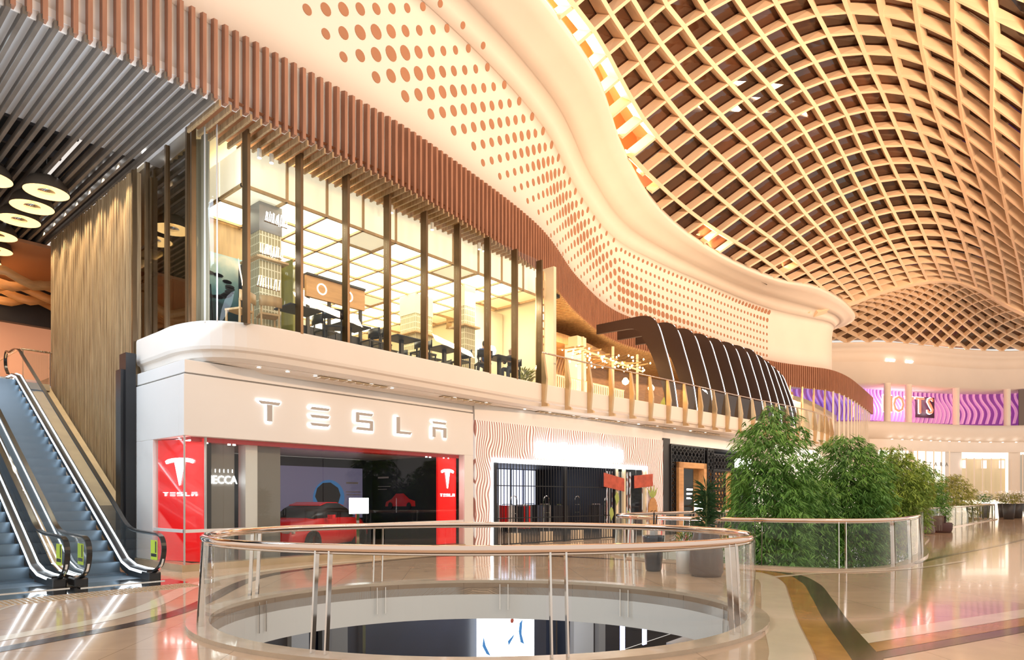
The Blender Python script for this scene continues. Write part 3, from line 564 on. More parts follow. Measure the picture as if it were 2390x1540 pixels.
# vents and downlights under the soffit
def onsoffit(x, off): return SB.at(SB.s_at_x(x))
ven = None
for i, x in enumerate((9.2, 13.4, 17.9, 20.7, 24.1, 28.0)):
    t = thing('linear_air_vent', ['slotted brass air vent nearest the corner, under the white gallery', 'slotted brass air vent, second from the corner', 'slotted brass air vent over the left of the patterned shopfront', 'slotted brass air vent over the middle of the patterned shopfront', 'slotted brass air vent over the right of the patterned shopfront', 'slotted brass air vent farthest right, by the bamboo'][i], 'vent', (x+1, 13.5, 4.6), 'air vents under the gallery')
    sA = SB.s_at_x(x); ln = 2.1 if i < 2 else 2.2
    ribbon(SB, [(-.36,4.605),(-.58,4.605)], sA, sA+ln, .3, 'grille', 'brass', t, smooth=False, solid=.02)
    for k in range(9):
        q, tg, n = SB.at(sA+ln*k/8); MB().bar(q-n*.36+Vector((0,0,4.595)), q-n*.58+Vector((0,0,4.595)), .03, .02).build('bar', 'white', t)
xs = [7.6,8.35,9.1,10.1,10.8,11.5,13.9,14.6,15.3,17.2,18.5,19.8,21.1,22.4,23.7,25,26.3,27.6,28.9]
for x in xs:
    q, tg, n = SB.at(SB.s_at_x(x)); c = q-n*.42+Vector((0, 0, 4.625))
    t = thing('recessed_downlight', 'small round downlight in the white soffit under the gallery', 'downlight', tuple(c), 'downlights under the gallery')
    MB().disc(c+Vector((0,0,.02)), (0,0,-1), .05, 14, .02).build('lens', 'lampw', t); MB().loft([[(c.x+r*math.cos(a), c.y+r*math.sin(a), c.z+z) for a in [2*math.pi*k/16 for k in range(17)]] for r, z in ((.07,.01),(.07,-.01),(.052,-.01),(.052,.01))]).build('bezel', 'white', t)
# far wall and its gallery
far = struct(ribbon(FP, [(.5,16.3),(.75,16.25),(.75,16.1),(.35,15.9),(.1,15.6),(.15,15.55),(0,15.2),(0,14.6),(.05,14.55),(0,14.5),(0,12.6),(-4,12.6)], 0, FP.len-.1, .4, 'wall_far', 'white'), 'white curving bulkhead at the far end')
struct(ribbon(FP, [(-4,8.9),(0,8.9),(.3,8.85),(.45,8.4),(.3,7.9),(0,7.5),(-.4,7.25),(-3,7.2)], 0, FP.len-.1, .4, 'trim_9', 'white'), 'white gallery edge at the far end')
pw = struct(ribbon(FP, [(-3.6,8.9),(-3.6,12.6)], 0, FP.len-.1, .4, 'wall_cinema', 'plumglow'), 'pink and purple lit wall of the far upper gallery')  # wall and its fins carry the coloured light in their own colour and glow
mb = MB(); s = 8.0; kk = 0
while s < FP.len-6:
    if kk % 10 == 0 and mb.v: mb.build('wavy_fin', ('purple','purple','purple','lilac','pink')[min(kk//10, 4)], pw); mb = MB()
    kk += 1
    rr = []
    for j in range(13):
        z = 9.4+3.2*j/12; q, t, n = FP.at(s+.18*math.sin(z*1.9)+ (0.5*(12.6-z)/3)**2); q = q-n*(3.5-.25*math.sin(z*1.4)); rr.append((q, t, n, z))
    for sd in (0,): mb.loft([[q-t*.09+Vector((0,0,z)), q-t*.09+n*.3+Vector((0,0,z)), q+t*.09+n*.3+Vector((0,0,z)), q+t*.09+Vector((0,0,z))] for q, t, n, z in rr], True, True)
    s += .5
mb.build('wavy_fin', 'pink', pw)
sq = FP.s_at_x(74.0); q, t, n = FP.at(sq)
sg = thing('cinema_sign', 'red neon capital letters on white outlines, over the far gallery', 'sign', tuple(q-n*2.2+Vector((0,0,9.8))))
rz = math.atan2(t.y, t.x)
for i, ch in enumerate('HOYTS'):
    c = q-n*2.1+t*((i-2)*1.4+1.28)+Vector((0,0,10.9)); text('letter', ch, 2.35, c, rz, 'neon', sg, .05, sx=.82)
    c = q-n*2.2+t*((i-2)*1.4+1.28)+Vector((0,0,10.9))
    o = text('letter_outline', ch, 2.5, c, rz, 'sign', sg, .04, sx=.86)
mb = MB(); a = q-n*2.6+t*2.7; b = q-n*2.6+t*5.2; mb.bar(a+Vector((0,0,10.9)), b+Vector((0,0,10.9)), .08, 2.1); mb.build('backboard', 'plum', sg)
for i, xx in enumerate((70.9, 73.25, 78.6, 82.7)):
    q, t, n = FP.at(FP.s_at_x(xx)); tag(MB().lathe((q.x-n.x*.35, q.y-n.y*.35, 8.9), [(.3,0),(.3,3.7)], 16).build('round_column', 'white'), ['white column crossing the neon sign at its first letter', 'white column crossing the middle of the neon sign', 'white column right of the neon sign', 'white column beside the brown panel at the far right'][i], 'column', 'columns of the far gallery')
q, t, n = FP.at(FP.s_at_x(83.2)); q2 = FP.at(FP.s_at_x(84.6))[0]
tag(MB().bar(q+Vector((0,0,10.7))-n*.3, q2+Vector((0,0,10.7))-n*.3, .15, 3.6).build('brown_wall_panel', 'pot'), 'plain brown panel at the right end of the far gallery', 'panel')
for i, xx in enumerate((70.6, 70.9, 71.2, 72.6, 72.9, 73.2)):
    q, t, n = FP.at(FP.s_at_x(xx)); c = q+n*.1+Vector((0,0,14.75)); tag(MB().disc(c, (n.x, n.y, -.5), .09, 10, .05).build('spotlight', 'lampw'), 'tiny spotlight in the far white bulkhead', 'spotlight', 'spotlights in the far bulkhead')
# far ground-floor shops
gsh = struct(ribbon(FP, [(-1.2,0),(-1.2,7.3)], 0, FP.len-.1, .4, 'wall_far_shops', 'glow'), 'brightly lit far shopfronts')
for i, (xa, xb, z0, z1, nm, mm, lab) in enumerate(((70.2,73.4,.3,6.4,'shop_window','glow','tall bright shop window behind the bamboo'),(73.9,77.6,.3,6.3,'shop_window','glow','tall bright shop window with dark letters'),(79.3,82.8,1.4,5.6,'shop_window','ywarm','pale tan shop interior at the far end'),(83.3,84.6,.3,6,'shop_window','lgrey','glittering shop window at the far right'))):
    sa = FP.s_at_x(xa); sb = FP.s_at_x(xb); t = thing(nm, lab, 'shop window', tuple(FP.at(sa)[0]), 'far shop windows')
    ribbon(FP, [(-1.0,z0),(-1.0,z1)], sa, sb, .4, 'lit_backdrop', mm, t)
    ribbon(FP, [(-.6,z0),(-.6,z1)], sa, sb, .4, 'pane', 'glass', t)
    n_ = max(2, int((sb-sa)/.9))
    for k in range(n_+1):
        q, tg, n = FP.at(sa+(sb-sa)*k/n_); MB().box(q.x-.05, q.x+.05, q.y-.05, q.y+.05, z0, z1).build('mullion', 'white', t)
for xa, xb in ((69.0,70.2),(73.4,73.9),(77.6,79.3),(82.8,83.3)):
    ribbon(FP, [(-.5,0),(-.5,7.3)], FP.s_at_x(xa), FP.s_at_x(xb), .3, 'pier', 'white' if xa != 77.6 else 'cool', gsh)
ribbon(FP, [(-.4,6.2),(-.4,7.3)], 0, FP.len-.1, .4, 'bulkhead', 'white', gsh)
q, t, n = FP.at(FP.s_at_x(76.2)); tx = thing('fashion_shop_sign', 'small dark spaced letters on the far bright shop window', 'sign', tuple(q+Vector((0,0,5))))
for i, ch in enumerate('ZARA'): text('letter', ch, .55, q+n*.1+t*(i-1.5)*.75+Vector((0,0,4.9)), math.atan2(t.y, t.x), 'grey', tx, .02)
for i, xx in enumerate((79.4, 81.2, 82.4)):
    q, t, n = FP.at(FP.s_at_x(xx)); tag(MB().bar(q-n*.3+Vector((0,0,4.6)), q-n*.3+Vector((0,0,5.4)), .45, .12, n).build('hanging_sign', 'softsign'), ['lit hanging sign left of the far tan shop', 'lit hanging sign in the middle of the far tan shop', 'lit hanging sign right of the far tan shop'][i], 'sign', 'hanging signs at the far shop')
for i in range(14):
    q, t, n = FP.at(FP.s_at_x(71)+i*1.25); c = q+n*.1+Vector((0,0,7.22)); tag(MB().disc(c, (0,0,-1), .08, 8, .04).build('recessed_downlight', 'lampw'), 'pinpoint downlight under the far gallery edge', 'downlight', 'downlights under the far gallery')

# ------------------------------------------------------------------ corner car showroom
ws = struct(MB().box(6.1,15.08,14.64,14.9,2.96,4.3).box(6.1,6.35,14.9,17.6,2.96,4.3).box(14.68,15.08,14.64,14.9,0,2.96).box(6.1,6.35,16.33,17.6,.15,2.96).box(6.13,15.1,14.68,15.0,4.34,4.62).box(6.13,6.4,15,17.6,4.34,4.62).build('wall_showroom', 'cool', bevel=.01), 'white fascia and piers of the corner showroom')
MB().box(6.16,15.06,14.70,14.9,4.3,4.34).box(6.16,6.3,14.9,17.6,4.3,4.34).build('shadow_gap', 'grey', ws)
struct(MB().box(6.05,14.68,14.6,14.95,0,.15).box(6.05,6.4,14.95,17.6,0,.15).build('baseboard_showroom', 'tan'), 'tan plinth under the showroom glass')
tag(MB().box(5.86,6.08,17.3,17.72,0,5.1).box(5.78,6.08,17.4,17.72,0,4.7).build('downpipe_casing', 'black'), 'black upright casing between the timber wall and the white corner shop', 'casing')
wn = setting('window_1', 'corner showroom glazing with a steel transom', (6.1, 14.64, 0))
edges = [7.0, 9.6, 12.0, 13.6]
xs_ = [6.12]+edges+[14.68]
for a, b in zip(xs_, xs_[1:]): MB().box(a+.008, b-.008, 14.70, 14.715, .15, 2.96).build('pane', 'shopglass', wn)
MB().box(6.16, 6.175, 14.72, 16.33, .15, 2.96).build('pane', 'shopglass', wn)
MB().box(6.12,14.68,14.68,14.735,.84,.91).box(6.12,6.17,14.7,16.33,.84,.91).build('transom', 'whitepot', wn)
MB().box(6.115,6.145,14.665,14.695,.15,2.96).build('corner_joint', 'lgrey', wn)
for x in (6.62,): MB().box(x-.012,x+.012,14.72,14.8,.15,2.96).build('glass_fin', 'lgrey', wn)
# interior of the showroom
struct(MB().box(6.4,14.9,19.5,19.6,0,2.96).build('wall_showroom_back', 'navy'), 'dark rear wall of the showroom')
struct(MB().box(14.8,14.95,14.95,19.5,0,2.96).build('wall_showroom_side', 'black'), 'black side wall of the showroom')
struct(MB().box(6.36,6.45,16.35,19.6,0,2.96).build('wall_showroom_left', 'dark'), 'dark left wall of the showroom')
struct(MB().box(6.3,14.8,14.9,19.6,2.97,3.03).build('ceiling_showroom', 'lgrey'), 'pale ceiling of the showroom')
MBr = MB().box(6.36,14.68,14.9,15.35,2.86,2.965); tag(MBr.build('red_soffit_trim', 'redm'), 'dark red soffit strip behind the showroom glass head', 'trim')
def tlogo(o, u, h, w_, name, m, parent, t=.03):
    n = Vector(u).cross(Vector((0, 0, 1)))
    bar = [(-.5,.40),(-.42,.46),(-.25,.5),(0,.515),(.25,.5),(.42,.46),(.5,.40),(.46,.30),(.38,.335),(.2,.37),(.17,.375),(.0,-.5),(-.17,.375),(-.2,.37),(-.38,.335),(-.46,.30)]
    MB().extr([(x*w_, z*h) for x, z in bar], o, u, (0, 0, 1), n, t).build(name, m, parent)
def tword(o, u, hh, pitch, wl, parent, m='sign', t=.02, name='letter'):
    """five spaced block letters built from bars"""
    n = Vector(u).cross(Vector((0, 0, 1))); o = Vector(o)
    def L_(i, polys):
        mb = MB(); 
        for p in polys: mb.extr([(x*wl+(i-2)*pitch, z*hh) for x, z in p], o, u, (0, 0, 1), n, t)
        return mb.build(name, m, parent)
    k = .17
    L_(0, [[(-.5,.5),(.5,.5),(.42,.36),(-.36,.36)], [(-.11,.34),(.11,.34),(.11,-.5),(-.11,-.5)]])
    L_(1, [[(-.42,.5),(.5,.5),(.42,.36),(-.5,.36)], [(-.5,.08),(.5,.08),(.42,-.07),(-.42,-.07)], [(-.5,-.36),(.5,-.36),(.42,-.5),(-.42,-.5)]])
    L_(2, [[(-.5,.5),(.5,.5),(.42,.35),(-.32,.35),(-.32,.08),(.5,.08),(.5,-.5),(-.5,-.5),(-.42,-.35),(.32,-.35),(.32,-.07),(-.5,-.07)]])
    L_(3, [[(-.5,.5),(-.28,.5),(-.28,-.35),(.5,-.35),(.42,-.5),(-.5,-.5)]])
    L_(4, [[(-.5,.5),(.5,.5),(.42,.36),(-.42,.36)], [(-.5,.14),(.5,.14),(.5,-.5),(.30,-.5),(.30,0),(-.30,0),(-.30,-.5),(-.5,-.5)]])
fs = thing('fascia_letters', 'spaced brushed grey letters with white halo light on the white fascia', 'sign', (10.8, 14.6, 3.6))
for i, x in enumerate((8.07, 9.45, 10.83, 12.16, 13.54)): pass
tword((10.80, 14.60, 3.66), (1, 0, 0), .47, 1.372, .56, fs, 'signgrey', .04)
tword((10.80, 14.625, 3.66), (1, 0, 0), .54, 1.372, .66, fs, 'halo', .012, 'halo_backing')
for (a, b, lab, lw_, lh, wp) in (((6.19,16.25),(6.62,14.86),'glossy red sign panel at the showroom corner, lit white emblem', .98, .62, 1.0), ((13.86,14.98),(14.64,14.98),'narrow glossy red sign panel at the right end of the showroom glass, lit white emblem', .56, .6, .42)):
    a = Vector((*a, 0)); b = Vector((*b, 0)); u = (b-a).normalized(); n = u.cross(Vector((0, 0, 1)))
    t = thing('red_sign_panel', lab, 'sign', tuple((a+b)/2), 'red emblem panels in the showroom')
    MB().obox((a+b)/2-n*.04+Vector((0,0,1.55)), (b-a)/2, n*.04, (0,0,1.39)).build('panel', 'red', t)
    c = (a+b)/2+n*.005
    tlogo(c+Vector((0,0,2.2)), u, lh, lw_*.92, 'emblem', 'sign', t)
    tword(c+Vector((0,0,1.69)), u, .085, lw_*.235, lw_*.16, t, 'sign')
tag(MB().box(6.72,6.86,15.0,15.3,0,2.9).build('display_fin', 'black'), 'black upright board right of the corner red panel', 'panel')
t = thing('cosmetics_sign_board', 'grey board with small white capital letters behind the showroom glass', 'sign', (7.2, 15.3, 0))
MB().box(6.94,7.55,15.3,15.36,0,2.9).build('board', 'grey', t); text('letter', 'MECCA', .27, (7.22,15.28,2.02), 0, 'sign', t, .01, sx=.85)
for j in range(16): MB().box(6.98+.034*j, 6.99+.034*j, 15.285, 15.29, 2.2, 2.28).build('light_tick', 'sign', t) if j % 3 == 0 else None
tag(MB().box(7.70,8.0,15.05,15.4,0,2.96).build('square_pier', 'whitepot'), 'white square pier inside the showroom glass', 'column')
tag(MB().box(8.0,8.66,15.15,15.4,0,2.96).build('grey_wall_panel', 'grey'), 'taupe grey panel beside the white pier in the showroom', 'panel')
t = thing('advertising_screen', 'lilac wall screen showing a dark car on a blue ring', 'screen', (12, 19.4, 1))
MB().box(11.0,14.3,19.42,19.5,.9,2.65).build('screen_face', mat('lilac_screen', (.16,.15,.22), .3, emit=.12, ecol=(.5,.45,.75)), t)
MB().disc((12.9,19.4,1.6), (0,-1,0), .62, 32, .01).build('blue_ring', 'blue', t)
MB().extr([(-.5,0),(-.42,.28),(-.2,.46),(.1,.48),(.4,.3),(.5,.05),(.4,-.25),(.0,-.4),(-.35,-.28)], (12.85,19.38,1.65), (1,0,0), (0,0,1), (0,1,0), .01).build('car_picture', 'black', t)
MB().box(13.6,14.1,19.40,19.42,2.1,2.16).box(13.6,14.2,19.40,19.42,1.8,1.83).box(13.6,14.2,19.40,19.42,1.7,1.73).build('caption_bars', 'lgrey', t)
t = thing('wall_poster', 'dark side-wall graphic with a small red sports car and white captions', 'poster', (14.78, 17.5, 1))
MB().box(14.76,14.79,15.6,19.2,.6,2.8).build('poster_face', 'black', t)
MB().extr([(-.8,0),(-.75,.16),(-.45,.26),(-.2,.45),(.2,.46),(.5,.27),(.8,.2),(.82,.02)], (14.75,17.9,1.3), (0,-1,0), (0,0,1), (1,0,0), .01).build('car_picture', 'redm', t)
MB().disc((14.745,18.4,1.33), (-1,0,0), .12, 16).disc((14.745,17.4,1.33), (-1,0,0), .12, 16).build('wheel_picture', 'black', t)
MB().box(14.74,14.75,18.5,19.1,2.3,2.36).box(14.74,14.75,18.4,19.1,2.0,2.02).box(14.74,14.75,18.6,19.1,1.9,1.92).build('caption_bars', 'lgrey', t)
t = thing('display_stand', 'small bright white tablet stand behind the showroom glass', 'stand', (11.4, 15.7, 0))
MB().box(11.35,11.45,15.7,15.74,0,1.2).build('post', 'steel', t); MB().box(11.1,11.75,15.66,15.7,1.15,1.6).build('tablet', 'sign', t)
def car(loc, rz, label):
    t = thing('red_car', label, 'car', (0, 0, 0)); ys = [-2.3,-2.2,-1.9,-1.3,-.8,-.2,.5,1.1,1.6,2.0,2.25,2.32]
    top = [.62,.78,.90,.98,1.04,1.05,1.04,1.02,1.0,.92,.8,.6]; rows = []
    for y, z in zip(ys, top):
        wd = .93*(1-.16*max(0, abs(y)-1.6)/.7); rows.append([(y,-wd*.85,.22),(y,-wd,.4),(y,-wd,.66),(y,-wd*.86,z-.05),(y,-wd*.5,z),(y,wd*.5,z),(y,wd*.86,z-.05),(y,wd,.66),(y,wd,.4),(y,wd*.85,.22)])
    MB().loft(rows, True, True).build('body', 'redm', t, smooth=True)
    rows = [[(y,-w_,1.0),(y,-w_*.75,z),(y,w_*.75,z),(y,w_,1.0)] for y, w_, z in ((-1.0,.72,1.02),(-.45,.76,1.28),(.1,.76,1.43),(.7,.76,1.42),(1.3,.74,1.25),(1.8,.7,1.02))]
    MB().loft(rows, True, True).build('cabin_glass', 'black', t, smooth=True)
    rows = [[(y,-.5,z-.01),(y,-.5,z+.02),(y,.5,z+.02),(y,.5,z-.01)] for y, z in ((-.3,1.36),(.1,1.44),(.7,1.43),(1.15,1.33))]
    MB().loft(rows, True, True).build('roof', 'redm', t)
    for x in (-1.45, 1.45):
        for y in (-.9, .9):
            o = MB().disc((x, y-.11, .34), (0,1,0), .34, 24, .22).build('wheel', 'tyre', t); MB().disc((x, y-.125, .34), (0,1,0), .22, 12, .25).build('hub', 'steel', o)
    for y in (-.66, .66): MB().box(-2.27,-2.18,y-.18,y+.18,.64,.72).build('headlight', 'lgrey', t)
    for y in (-1, 1): MB().box(-.62,-.45,y-.08,y+.08,.98,1.1).build('mirror', 'redm', t)
    t.location = loc; t.rotation_euler.z = rz; return t
car((10.9, 17.4, .02), R(28), 'red car parked inside the dark corner showroom')
for i, (x, y) in enumerate(((6.75,15.0),(7.3,15.05),(7.42,15.05),(13.4,15.0),(13.55,15.0),(14.1,15.0),(14.3,15.0))):
    tag(MB().disc((x, y, 2.855), (0,0,-1), .035, 10, .02).build('spotlight', 'lampw'), 'tiny spotlight in the red soffit strip of the showroom', 'spotlight', 'spotlights of the showroom')
l = area('showroom_lamp', (10.5, 16.5, 2.9), (0, 0, 0), 5, 2, 14, (1, .96, .9))
l = area('showroom_lamp', (6.3, 15.1, 2.9), (0, 0, 0), .3, .3, 10, (1, .9, .85))
# ------------------------------------------------------------------ patterned shopfront
class Fr:   # facade frame: u along the front, v outwards
    def __init__(s, a, b): s.o = Vector((*a, 0)); s.u = (Vector((*b, 0))-s.o).normalized(); s.n = Vector((s.u.y, -s.u.x, 0)); s.len = (Vector((*b, 0))-s.o).length; s.rz = math.atan2(s.u.y, s.u.x)
    def p(s, u, v, z): return s.o+s.u*u+s.n*v+Vector((0, 0, z))
    def box(s, mb, u0, u1, v0, v1, z0, z1): return mb.obox(s.p((u0+u1)/2, (v0+v1)/2, (z0+z1)/2), s.u*(u1-u0)/2, s.n*(v1-v0)/2, (0, 0, (z1-z0)/2))
F2 = Fr((15.12,14.62), (25.75,13.62))
p2 = setting('wall_shop_patterned', 'white shopfront portal with moulded wavy ridges', tuple(F2.p(5, 0, 0)))
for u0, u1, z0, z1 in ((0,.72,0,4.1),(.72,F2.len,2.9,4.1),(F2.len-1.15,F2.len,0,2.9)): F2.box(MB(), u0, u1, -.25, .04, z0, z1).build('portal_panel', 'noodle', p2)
F2.box(F2.box(MB(), .72, F2.len-1.2, -.2, .08, 2.78, 2.92), .66, .74, -.2, .08, 0, 2.9).build('lit_edge', 'halo', p2)
F2.box(MB(), 0, F2.len, -.3, .0, 4.1, 4.62).build('upper_panel', 'cool', p2)
F2.box(F2.box(F2.box(F2.box(MB(), 0, F2.len, -7, -6.9, 0, 4), .0, .1, -7, -.25, 0, 4), F2.len-.1, F2.len, -7, -.25, 0, 4), 0, F2.len, -7, -.25, 3.0, 3.05).build('shop_interior', 'dark', p2)
sg = thing('glowing_shop_sign', 'overexposed glowing white sign across the patterned shopfront', 'sign', tuple(F2.p(5.2, .1, 3.2)))
random.seed(3); u = 2.75
while u < 7.7:
    w_ = random.choice((.22, .3, .34)); F2.box(MB(), u, u+w_, .06, .16, 3.02, 3.50+random.random()*.12).build('letter_block', 'sign', sg); u += w_+.05
gr = thing('security_grille', 'closed dark security grille of thin vertical bars in the patterned shopfront', 'grille', tuple(F2.p(3.5, -.1, 0)))
mb = MB(); k = 0
for i in range(46): 
    u = .8+.145*i; F2.box(MB(), u, u+.022, -.12, -.10, .02, 2.78).build('bar', 'black', gr)
F2.box(F2.box(F2.box(MB(), .76, 7.45, -.125, -.09, .9, .93), .76, 7.45, -.125, -.09, 2.0, 2.03), .76, 7.45, -.125, -.09, .02, .06).build('cross_rail', 'black', gr)
for u in (.98, 4.45, 7.42): F2.box(MB(), u-.05, u+.05, -.16, -.06, 0, 2.78).build('post', 'black', gr)
t = thing('lit_video_wall', 'large pale blue lit wall deep inside the patterned shop', 'screen', tuple(F2.p(6, -6.6, 1)))
F2.box(MB(), 5.4, 9.6, -6.7, -6.6, 1.25, 2.95).build('screen_face', mat('pale_blue_screen', (.75,.8,.95), .5, emit=1.3, ecol=(.68,.76,1)), t)
for k in range(6): F2.box(MB(), 5.4+.84*k-.02, 5.4+.84*k+.02, -6.6, -6.56, 1.25, 2.95).build('frame_bar', 'black', t)
t = thing('lit_video_wall', 'smaller blue screen high on the left inside the patterned shop', 'screen', tuple(F2.p(2, -5, 2)))
F2.box(MB(), 1.6, 3.6, -5.0, -4.95, 2.1, 2.6).build('screen_face', 'blue', t)
random.seed(8)
for i in range(10):
    u = 1.2+i*.72; lab = 'rail of dark and red clothes inside the patterned shop'
    t = thing('clothes_rack', lab, 'clothes rack', tuple(F2.p(u, -1.6, 0)), 'clothes racks behind the grille')
    mb = MB(); v = -1.5-1.6*(i % 3); F2.box(F2.box(F2.box(mb, u, u+.02, v, v+.02, 0, 1.35), u+.55, u+.57, v, v+.02, 0, 1.35), u, u+.57, v, v+.02, 1.33, 1.36).build('frame', 'steel', t)
    for k in range(4): F2.box(MB(), u+.06+.12*k, u+.14+.12*k, v-.2, v+.2, .45+.1*random.random(), 1.3).build('garment', random.choice(('redm','darkcloth','darkcloth','denim','lgrey')), t)
for i, (x, y) in enumerate(((17.6,14.95),(19.3,14.8),(21.0,14.6),(22.9,14.45))):
    t = thing('arched_display_frame', ['arched steel ladder stand on a cream box, leftmost behind the grille','arched steel ladder stand on a cream box, second from the left behind the grille','arched steel ladder stand on a cream box, third from the left behind the grille','arched steel ladder stand on a cream box, rightmost behind the grille'][i], 'display stand', (x, y, 0), 'ladder stands behind the grille')
    MB().box(x-.22,x+.22,y+.02,y+.3,0,.36).build('base_box', 'cream', t)
    pts = [(x-.18,y+.15,.3),(x-.18,y+.15,1.5)]+[(x-.18*math.cos(a), y+.15, 1.5+.18*math.sin(a)) for a in (R(30),R(60),R(90),R(120),R(150))]+[(x+.18,y+.15,1.5),(x+.18,y+.15,.3)]
    MB().tube(pts, .014, 6).build('arch', 'steel', t)
    for z in (.7, 1.05, 1.35): MB().bar((x-.18,y+.15,z),(x+.18,y+.15,z),.015,.015).build('rung', 'steel', t)
for i, (u, sc) in enumerate(((6.55,1),(8.55,1.1))):
    t = thing('hanging_red_poster', ['tilted red picture banner hanging left, before the shop glass', 'tilted red picture banner hanging right, before the shop glass'][i], 'banner', tuple(F2.p(u+.6, .1, 2.2)), 'red hanging banners')
    dz = .12 if i else -.12; mb = MB(); mb.hexa([F2.p(u,.05,2.02-dz*.2), F2.p(u+1.3,.05,1.98+dz), F2.p(u+1.3,.08,1.98+dz), F2.p(u,.08,2.02-dz*.2), F2.p(u,.05,2.55-dz*.3), F2.p(u+1.3,.05,2.5+dz), F2.p(u+1.3,.08,2.5+dz), F2.p(u,.08,2.55-dz*.3)]); mb.build('printed_panel', 'poster', t)
    for e in (.1, 1.2): MB().bar(F2.p(u+e,.065,2.5), F2.p(u+e,.065,2.9), .008, .008).build('hanging_wire', 'steel', t)
t = thing('tan_face_balloon', 'tan oval cut-out with painted eyes and a leafy top by the shop entrance', 'decoration', tuple(F2.p(9.7, .1, 1.0)))
MB().extr([(.33*math.cos(a), .62*math.sin(a)) for a in [2*math.pi*k/28 for k in range(28)]], F2.p(9.75,.12,1.0), F2.u, (0,0,1), F2.n, .05).build('oval_face', 'wood', t)
for e in (-.13, .1): MB().disc(F2.p(9.75+e,.18,.93), F2.n, .045, 12, .01).build('painted_eye', 'black', t); MB().bar(F2.p(9.75+e-.08,.18,1.03),F2.p(9.75+e+.08,.18,1.08),.01,.02).build('painted_brow', 'black', t)
for a in (-40,-15,10,35): MB().extr([(0,0),(.07,.25),(0,.6),(-.07,.25)], F2.p(9.75,.13,1.55), F2.u*math.cos(R(a))+Vector((0,0,1))*-math.sin(R(a)), F2.u*math.sin(R(a))+Vector((0,0,1))*math.cos(R(a)), F2.n, .02).build('paper_leaf', 'green', t)
for i, (u, z) in enumerate(((7.35,1.55),(7.0,.95),(8.1,.8))):
    tag(MB().extr([(0,-.25),(.16,0),(.1,.22),(0,.3),(-.12,.1)], F2.p(u,.06,z), F2.u, (0,0,1), F2.n, .02).build('paper_leaf', 'green'), ['green paper leaf highest on the shop glass', 'green paper leaf low at the left of the shop glass', 'green paper leaf low at the right of the shop glass'][i], 'decoration', 'paper leaves on the shop glass')
t = setting('window_2', 'right-hand display window of the patterned shop', tuple(F2.p(8, 0, 0)))
F2.box(MB(), 7.5, 9.45, -.1, -.08, .1, 2.78).build('pane', 'shopglass', t)
for u in (7.5, 8.0, 9.45): F2.box(MB(), u-.05, u+.05, -.12, .0, 0, 2.78).build('frame', 'ywarm', t)
random.seed(4)
for k in range(9):
    u = 7.65+.2*k; tag(F2.box(MB(), u, u+.05, -.7, -.65, .3, 2.7).build('hanging_strand', random.choice(('noodle','lgrey','redm'))), 'glittering hanging strand in the right display window', 'decoration', 'hanging strands in the display window')
area('shop_lamp', tuple(F2.p(4, -3, 2.95)), (0, 0, 0), 5, 3, 60, (1, .9, .85))
# ------------------------------------------------------------------ dark and amber shopfronts further on
F3 = Fr((25.75,13.62), (37,12.75))
w3 = setting('wall_shops_amber', 'dark lattice and amber timber shopfronts', tuple(F3.p(4, 0, 0)))
F3.box(MB(), 0, .55, -.3, .05, 0, 4.2).build('pier', 'dark', w3)
F3.box(F3.box(MB(), 0, 11.3, -.35, -.05, 4.0, 4.62), 7.9, 11.3, -.35, -.05, 3.3, 4.0).build('upper_panel', 'cool', w3)
F3.box(F3.box(F3.box(MB(), .5, 8.4, -3, -2.9, 0, 4), .5, 8.4, -3, -.3, 3.9, 4.0), 8.3, 8.4, -3, -.1, 0, 4).build('shop_interior', 'dark', w3)
lat = MB()
def lattice(mb, u0, u1, z0, z1, v=.09, st=.32):
    random.seed(2); u = u0
    while u < u1-.01:
        z = z0
        while z < z1-.01:
            a, b = min(st, u1-u), min(st, z1-z)
            mb.bar(F3.p(u,v,z), F3.p(u+a,v,z+b), .03, .03, F3.n); mb.bar(F3.p(u+a,v,z), F3.p(u,v,z+b), .03, .03, F3.n); mb.bar(F3.p(u+a/2,v,z), F3.p(u+a/2,v,z+b), .02, .03, F3.n); z += st
        u += st
    for a in (u0, u1): mb.bar(F3.p(a,v,z0), F3.p(a,v,z1), .06, .06, F3.n)
    for z in (z0, z1): mb.bar(F3.p(u0,v,z), F3.p(u1,v,z), .06, .06, F3.n)
for i, (u0, u1, z0, z1) in enumerate(((.55,.95,0,3.1),(.55,3.4,3.1,3.95),(3.75,4.3,0,3.9),(4.3,6.4,2.95,3.7))):
    mb = MB(); lattice(mb, u0, u1, z0, z1); tag(mb.build('lattice_screen', 'black'), ['narrow black lattice strip left of the amber-framed window', 'black lattice screen above the amber-framed window', 'tall black lattice strip between the amber shopfronts', 'black lattice screen above the amber panel'][i], 'screen', 'black lattice screens')
t = thing('amber_framed_window', 'deep amber timber frame around a dark shop window with a mannequin', 'shop window', tuple(F3.p(2, 0, 0)))
F3.box(F3.box(F3.box(MB(), .95, 1.35, -.3, .25, 0, 3.2), 3.15, 3.4, -.3, .25, 0, 3.2), .95, 3.4, -.3, .25, 2.95, 3.2).build('frame', 'wood', t)
F3.box(MB(), 1.35, 3.15, -.05, -.03, .1, 2.95).build('pane', 'shopglass', t); F3.box(MB(), 1.35, 3.15, -.9, -.8, 0, 2.95).build('backdrop', 'grey', t)
for k, z in enumerate((1.95,1.75,1.55)): F3.box(MB(), 2.1, 2.6-.05*k, -.04, -.02, z, z+.08).build('letter_line', 'sign', t)
F3.box(MB(), 1.37, 1.42, -.02, 0, .1, 2.9).build('light_strip', 'ledw', t)
t = thing('amber_wall_panel', 'amber timber panel with black lattice beside a dark doorway', 'panel', tuple(F3.p(5, 0, 0)))
